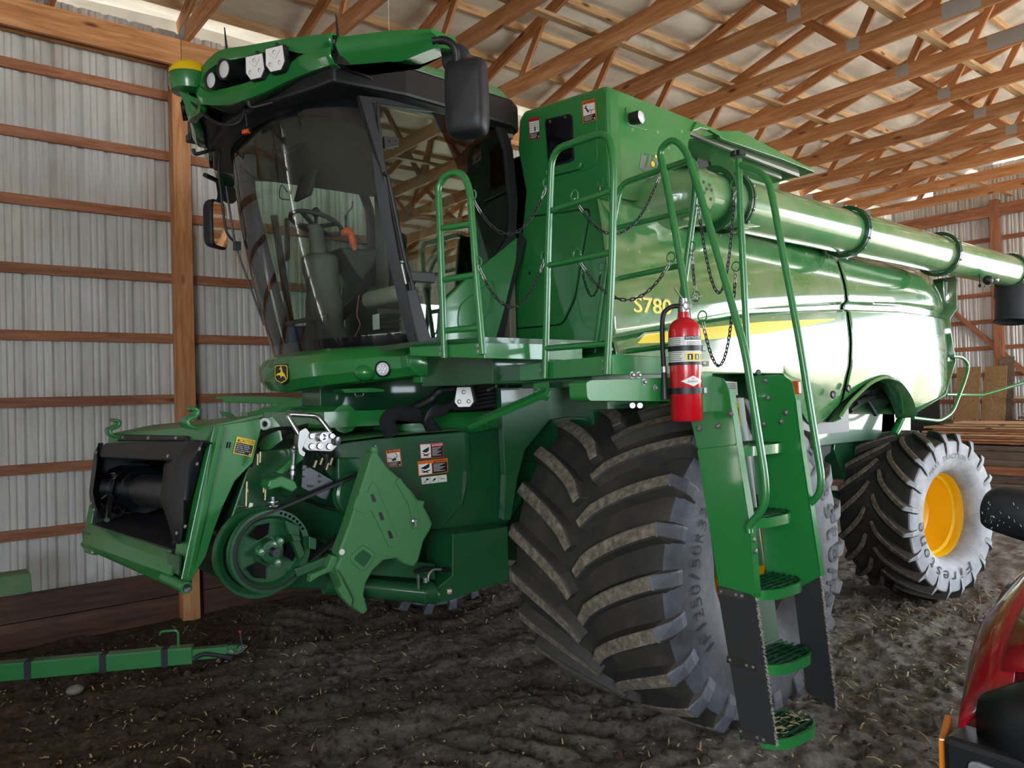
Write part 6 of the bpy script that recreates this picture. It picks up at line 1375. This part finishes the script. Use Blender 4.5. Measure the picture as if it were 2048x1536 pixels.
# ================================================================ red pickup, right edge
tk = empty('red_pickup', (3.4, .9, 0), label='corner of a dark red pickup truck with headlight, at the right edge', cat='truck')
prof_x = [(2.46, .80), (2.50, .97), (2.56, 1.045), (2.64, 1.125), (2.73, 1.20), (2.87, 1.285), (3.10, 1.36), (3.5, 1.40), (4.15, 1.44)]
def tsec(x, z1, y1=1.03):
    k = max(0, (2.9 - x) / .4) * .06; y1 = y1 - k
    return [Vector((x, y1 - .015, .62 if x > 2.63 else z1 - .13)), Vector((x, y1, .80 if x > 2.63 else z1 - .12)), Vector((x, y1, z1 - .10)), Vector((x, y1 - .012, z1 - .03)), Vector((x, y1 - .04, z1 + .02)), Vector((x, y1 - .10, z1 + .07)), Vector((x, y1 - .16, z1 + .10))]
b = B('truck_red'); b.grid([tsec(x, z) for x, z in prof_x if z > 1.0]); fd = b.obj('fender', tk, smooth=.6, solid=.01)
b = B('truck_red'); hr = []
for x, z in prof_x[3:]: hr.append([Vector((x - .02 * (1 - abs(y) * .5), .35 + y, z + .10 + .035 * (1 - (y / .49) ** 2 * (1 if abs(y) < .49 else 1)))) for y in np.linspace(.513, -1.21, 14)])
for r in hr:
    for v in r: v.z = min(v.z, 1.6); 
b.grid(hr); b.obj('hood', tk, smooth=.6, solid=.012)
# stone guard on the hood edge, grille and lamp
b = B('black'); rows = []
for y in np.linspace(.90, -.90, 17):
    e = .0 if y < .70 else (y - .70) ** 2 * 2.2; rows.append([Vector((2.45 + e, y, 1.00)), Vector((2.44 + e, y, 1.10)), Vector((2.46 + e, y, 1.19 - e * .6)), Vector((2.54 + e * .5, y, 1.235 - e)), Vector((2.60, y, 1.235 - e)), Vector((2.60, y, 1.13))])
b.grid(rows); b.obj('hood_deflector', tk, smooth=.8, solid=.01)
b = B('white'); b.box((2.462, .70, 1.05), (2.47, .735, 1.085)); b.obj('deflector_badge', tk, bevel=.003)
b = B('black'); b.box((2.45, -.9, .62), (2.60, .97, 1.04)); b.obj('grille_surround', tk, bevel=.02)
b = B('lamp_glass'); b.prism(rpoly([(2.44, .90, .78), (2.44, .90, 1.00), (2.44, .56, .97), (2.44, .56, .78)], .03), (.03, 0, 0)); hl = b.obj('headlight', tk, bevel=.006)
b = B('chrome'); b.ball((2.44, .72, .89), .012, .10, .07, 16, 8); b.obj('reflector_bowl', hl, smooth=1)
b = B('amber'); b.prism([(2.47, .99, .70), (2.47, .99, 1.02), (2.62, 1.03, 1.04), (2.62, 1.03, .70)], (.01, -.02, 0)); b.obj('turn_signal', tk, bevel=.005)
b = B('black'); b.box((2.36, -.9, .42), (2.62, 1.0, .64)); b.obj('bumper', tk, bevel=.03)
b = B('truck_red'); b.box((4.16, -.85, .45), (5.9, 1.0, 1.40)); b.obj('door_body', tk, bevel=.05, seg=3)
b = B('glass_dark'); b.prism([(4.1, .85, 1.42), (4.75, .72, 1.95), (4.75, -.57, 1.95), (4.1, -.70, 1.42)], (.01, 0, 0)); b.obj('truck_windshield', tk)
b = B('truck_red'); b.box((4.75, -.6, 1.93), (5.8, .75, 1.99)); 
for y in (.74, -.6): b.beam((4.12, y + (.1 if y > 0 else -.1), 1.42), (4.78, y, 1.95), .05, .05); b.beam((5.78, y, 1.42), (5.78, y, 1.95), .06, .06)
b.obj('truck_roof', tk, bevel=.01)
b = B('rubber'); b.lathe([(-.12, .20), (-.12, .36), (-.10, .38), (.10, .38), (.12, .36), (.12, .20)], (3.3, .84, .375), (0, 1, 0), 36); b.m('steel').lathe([(.08, .20), (.06, .1), (.1, .05), (.1, 0)], (3.3, .84, .375), (0, 1, 0), 24); b.obj('truck_wheel', tk, smooth=.6)
for xx in (5.4,): b = B('rubber'); b.lathe([(-.12, .20), (-.12, .36), (-.10, .38), (.10, .38), (.12, .36), (.12, .20)], (xx, .84, .375), (0, 1, 0), 36); b.m('steel').lathe([(.08, .20), (.06, .1), (.1, 0)], (xx, .84, .375), (0, 1, 0), 24); b.obj('truck_wheel', tk, smooth=.6)
MP = [(1962, 1045), (1960, 1010), (1968, 988), (1985, 975), (2005, 973), (2048, 980), (2105, 990), (2120, 1030), (2115, 1085), (2100, 1098), (2048, 1083), (1990, 1063), (1972, 1055)]
P = [p - Vector((0, .045, 0)) for p in VV(MP, 'x', 4.0)]; cM = sum(P, Vector()) / len(P); b = B('mirror_black'); rows = []
for d, k in ((.10, .9), (.05, 1.0), (.0, .99), (-.045, .90), (-.065, .7), (-.07, .0)): rows.append([cM + (p - cM) * k + Vector((d, 0, 0)) for p in rpoly(P, .03) + rpoly(P, .03)[:1]])
b.grid(rows); tm = b.obj('door_mirror', tk, smooth=1)
b = B('black'); b.beam(cM + Vector((.02, -.02, -.02)), (4.2, .98, 1.38), .06, .04); b.obj('mirror_foot', tk, bevel=.01)
b = B('paper')
for k in range(26):
    u, v = random.random(), random.random() ** .6; p = W(1972 + u * 110, 990 + 12 * u + v * 66, cM + Vector((-.068, 0, 0)), (1, 0, 0)); q = (p - cM); 
    s_ = random.uniform(.0008, .0022); L_ = random.uniform(.002, .007); a = random.uniform(.8, 2.2)
    p.x = cM.x - .0715 + .055 * min(1, (abs(q.y) / .19) ** 4 + (abs(q.z) / .13) ** 4)
    d_ = Vector((0, math.cos(a), math.sin(a))) * L_; n_ = Vector((0, -math.sin(a), math.cos(a))) * s_; b.add([p - d_ - n_, p + d_ - n_ * .4, p + d_ + n_, p - d_ + n_ * .6], [[0, 1, 2, 3]])
b.obj('paint_chips', tm)['kind'] = 'stuff'

tk.location.y += .045
# ================================================================ green beam on the ground and green box
A = V(-60, 1352, 'z', .07); C = V(455, 1305, 'z', .07); d = (C - A).normalized()
A.z = C.z = .085
gb = empty('implement_beam', (A + C) / 2, label='long green steel beam with black bands lying on the dirt at lower left', cat='beam')
b = B('green_dark'); b.m('green').beam(A - d * .6, A.lerp(C, .86), .11, .13); b.obj('beam_tube', gb, bevel=.006)
b = B('green_dusty'); b.beam(A - d * .6 + Vector((0, 0, .0665)), A.lerp(C, .86) + Vector((0, 0, .0665)), .095, .003); b.obj('dust_layer', gb)
b = B('green'); b.beam(A.lerp(C, .80), C, .075, .085); b.prism([C + Vector(q) for q in ((-.02, .04, -.04), (.10, .0, -.03), (.10, .0, .03), (-.02, .04, .045))], (0, -.05, 0)); b.obj('beam_end', gb, bevel=.004)
for px_ in (62, 198, 315):
    q = V(px_, 1340, 'z', .07); t = (q - A).dot(d); c = A + d * t; b = B('black_soft'); b.beam(c - d * .025, c + d * .025, .118, .140); b.obj('black_band', gb, bevel=.003)
b = B('green'); c = A.lerp(C, .80); b.tube(rnd([c, c + Vector((0, 0, .20)), c + Vector((0, 0, .20)) - d * .13, c + Vector((.0, .02, .17)) - d * .13], .03), .011, 8); b.obj('lock_handle', gb, smooth=1)
b = B('dark_steel'); b.tube([C + Vector((.1, .02, .06)), C + d * .17 + Vector((0, 0, .08))], .012, 8); b.tube([C + d * .1 + Vector((0, 0, .14)), C + d * .12 + Vector((0, 0, -.03))], .008, 8); b.tube(cat_([C + Vector((0, 0, .06)), C + d * .05 + Vector((0, 0, .0)), C + d * .1 + Vector((0, 0, .05))]), .007, 6); b.m('red_lbl').ball(C + d * .1 + Vector((0, 0, .145)), .012); b.obj('hitch_pins', gb, smooth=1)
b = B('black_soft'); q = C - d * .22 + Vector((.03, -.05, -.03)); b.tube(cat_([q - d * .08, q + Vector((0, 0, .03)), q + d * .14, q + d * .2 + Vector((0, -.02, -.02))]), .022, 8); b.obj('black_strap_bundle', gb, smooth=1)
lk = B('zinc')
cc = empty('hitch_chain', C, label=None); cc.parent = gb; cc.location = C - WPOS[gb.name]; WPOS[cc.name] = C
for k in range(9):
    o = bpy.data.objects.new('chain_link', LKS); COL.objects.link(o); t = k / 8; place(o, C + Vector((-.03, -.01, .03 - .05 * math.sin(t * PI))) + d * (.02 + .14 * t), cc); o.scale = (1.1, 1.1, 1.1); o.rotation_euler = (k % 2 * 1.57, 1.4, .6 + k)
gx = [V(-40, 1160, 'y', 7.1), V(61, 1146, 'y', 7.1), V(65, 1183, 'y', 7.1), V(-40, 1199, 'y', 7.1)]
hb = empty('implement_end', (gx[0] + gx[2]) / 2, label='end of a dusty green steel beam jutting in at the left edge by the wall', cat='beam')
b = B('green_dusty'); b.prism(gx, (0, .22, 0)); b.obj('beam_body', hb, bevel=.006)
b = B('green_dark'); b.box((gx[0].x - .5, 7.12, 0), (gx[0].x - .35, 7.28, gx[0].z)); b.obj('stand_leg', hb)

# ================================================================ lumber at the far wall
def lum(y0, y1, z0, z1, x, w_, mt, nm, lab, cat, grp=None):
    o = board(nm, (x, y0, (z0 + z1) / 2), (x, y1, (z0 + z1) / 2), w_, z1 - z0, mt); tag(o, lab, cat, grp); return o
G = 'boards stacked on the far lumber pile'
LB = 'sawn board in the flat lumber pile by the far wall, behind the rear tyre'
z = .97
for i in range(9):
    th = .038; x = 15.75 + (i % 3) * .03; e = 6.7 - [0, .18, -.1, .3, .05, .25, .1, .45, .62][i]; cd = ['wood_girt', 'wood', 'wood_girt', 'wood_light', 'wood', 'wood_girt', 'wood_light', 'wood_light', 'wood_light'][i]
    nm_ = ['lowest', 'second', 'third', 'fourth', 'fifth', 'sixth', 'seventh', 'eighth', 'topmost'][i]
    o = lum(e, 3.2, z + .003, z + th, x + .12, .5, cd, 'lumber_board', ('topmost sawn board of the flat lumber pile by the far wall' if i == 8 else 'lowest sawn board of the flat lumber pile, right on the old timbers' if i == 0 else nm_ + ' sawn board from the bottom of the flat far lumber pile'), 'board', G)
    z += th + .007
G2 = 'old timbers under the far lumber pile'; LB2 = 'weathered grey timber at the bottom of the far lumber pile, right of the rear tyre'
z = .10
for i, (h, mt_) in enumerate(((.16, 'wood_grey'), (.15, 'wood_grey'), (.16, 'wood_girt'), (.13, 'wood_grey'), (.14, 'wood_grey'), (.10, 'wood_grey'))):
    lum(6.55 - .2 * (i % 3), 3.1, z + .004, z + h - .003, 15.80 + .05 * (i % 2), .40, mt_, 'old_timber', ['lowest old grey timber of the far pile, near the ground', 'second old timber from the ground in the far pile', 'third old timber from the ground, browner than its neighbours', 'fourth old timber from the ground in the far pile', 'fifth old timber from the ground in the far pile', 'topmost old grey timber, directly under the sawn boards'][i], 'timber', G2); z += h
for y in (6.0, 4.4, 3.5): o = board('bearer', (15.6, y, .035), (16.5, y, .035), .1, .12, 'wood_grey'); tag(o, {6.0: 'leftmost', 4.4: 'middle', 3.5: 'rightmost'}[y] + ' low cross bearer under the far timber pile', 'timber', 'bearers under the far timber pile')
for k, (a, c, zt_, x, mt_, lb) in enumerate(((6.50, 6.02, 2.42, 16.7, 'plywood', 'leftmost tan plywood sheet leaning on the far wall'), (6.05, 5.62, 2.42, 16.9, 'plywood', 'brown plywood sheet with cut edge, middle of the leaning sheets'), (5.86, 5.55, 2.60, 17.1, 'wood_grey', 'dull grey sheet, rightmost of the sheets leaning on the far wall'))):
    b = B(mt_); b.prism([(x, a, 1.33), (x, c, 1.33), (x + .35, c + .04, zt_), (x + .35, a, zt_)], (.02, 0, 0)); tag(b.obj('plywood_sheet'), lb, 'plywood')
b = B('wood_grey'); b.box((16.6, 3.4, 1.29), (17.6, 7.0, 1.33)); 
for y in (3.6, 5.2, 6.8): b.box((16.7, y, 0), (16.8, y + .1, 1.29)); b.box((17.4, y, 0), (17.5, y + .1, 1.29))
tag(b.obj('lumber_shelf'), 'rough wooden shelf along the far wall holding the leaning sheets', 'shelf')
for k, (z0, y0, mt_) in enumerate(((1.40, 5.4, 'wood_grey'), (1.47, 5.3, 'wood_grey'), (1.75, 5.5, 'wood_grey'), (1.80, 5.45, 'wood_light'), (1.86, 5.0, 'wood_grey'))):
    o = board('shelf_board', (17.0, y0, z0), (17.0, 3.0, z0), .2, .04, mt_); tag(o, ('lowest', 'second lowest', 'middle', 'pale fourth', 'topmost')[k] + ' board of those lying on the far wall shelf, right of the leaning sheets', 'board', 'boards on the far wall shelf')
for y in (5.2, 3.4): o = board('shelf_prop', (17.15, y, 1.33), (17.15, y, 1.73), .08, .1, 'wood_girt'); tag(o, ('left' if y > 4 else 'right') + ' short upright block between boards on the far wall shelf', 'block', 'blocks on the far wall shelf')
b = B('felt'); b.box((16.4, 6.62, .0), (16.45, 8.0, 1.9)); tag(b.obj('dark_panel'), 'dark grey panel standing behind the combine rear, left of the plywood', 'panel')
# thin string hanging from a truss
b = B('white'); p = V(778, 62, 'y', 6.0); b.tube([p, (p.x, p.y, 5.73)], .002, 5); tag(b.obj('hanging_string'), 'thin white string hanging from the roof over the cab', 'string')
# ---------------- loose fixings become objects of their own
def split_islands(o, nm):
    me = o.data; n = len(me.vertices); par = list(range(n))
    def fnd(a):
        while par[a] != a: par[a] = par[par[a]]; a = par[a]
        return a
    for e in me.edges: par[fnd(e.vertices[0])] = fnd(e.vertices[1])
    gr = {}
    for p in me.polygons: gr.setdefault(fnd(p.vertices[0]), []).append(p)
    if len(gr) < 2: return
    cols = []
    for ps in gr.values():
        ids = sorted({i for p in ps for i in p.vertices}); c = sum((me.vertices[i].co for i in ids), Vector()) / len(ids)
        r = max((me.vertices[i].co - c).length for i in ids)
        for g_ in cols:                                  # concentric islands stay together
            if (g_[0] - c).length < .6 * max(r, g_[1]): g_[2].extend(ps); break
        else: cols.append([c, r, list(ps)])
    for c, r, ps in cols:
        ids = sorted({i for p in ps for i in p.vertices}); ix = {v: k for k, v in enumerate(ids)}
        m2 = bpy.data.meshes.new(nm); m2.from_pydata([me.vertices[i].co - c for i in ids], [], [[ix[i] for i in p.vertices] for p in ps])
        for m_ in me.materials: m2.materials.append(m_)
        m2.polygons.foreach_set('material_index', [p.material_index for p in ps])
        q = bpy.data.objects.new(nm, m2); COL.objects.link(q); q.parent = o.parent; q.location = o.location + c
    bpy.data.objects.remove(o)
for o in list(bpy.data.objects):
    k = o.name.split('.')[0]
    if k in ('ring_bolts', 'arm_bolts', 'railing_bolts', 'ladder_bolts', 'liner_bolts', 'plate_bolts'): split_islands(o, 'bolt')
    elif k == 'hydraulic_fittings': split_islands(o, 'hydraulic_fitting')
    elif k == 'hydraulic_hoses': split_islands(o, 'hydraulic_hose')
    elif k in ('feeder_hoses', 'coupler_hoses', 'rear_hoses'): split_islands(o, 'hose')
    elif k == 'coupler_ports': split_islands(o, 'coupler_port')
    elif k == 'cover_rail': split_islands(o, 'cover_rail')
    elif k == 'slot_holes': split_islands(o, 'slot_hole')
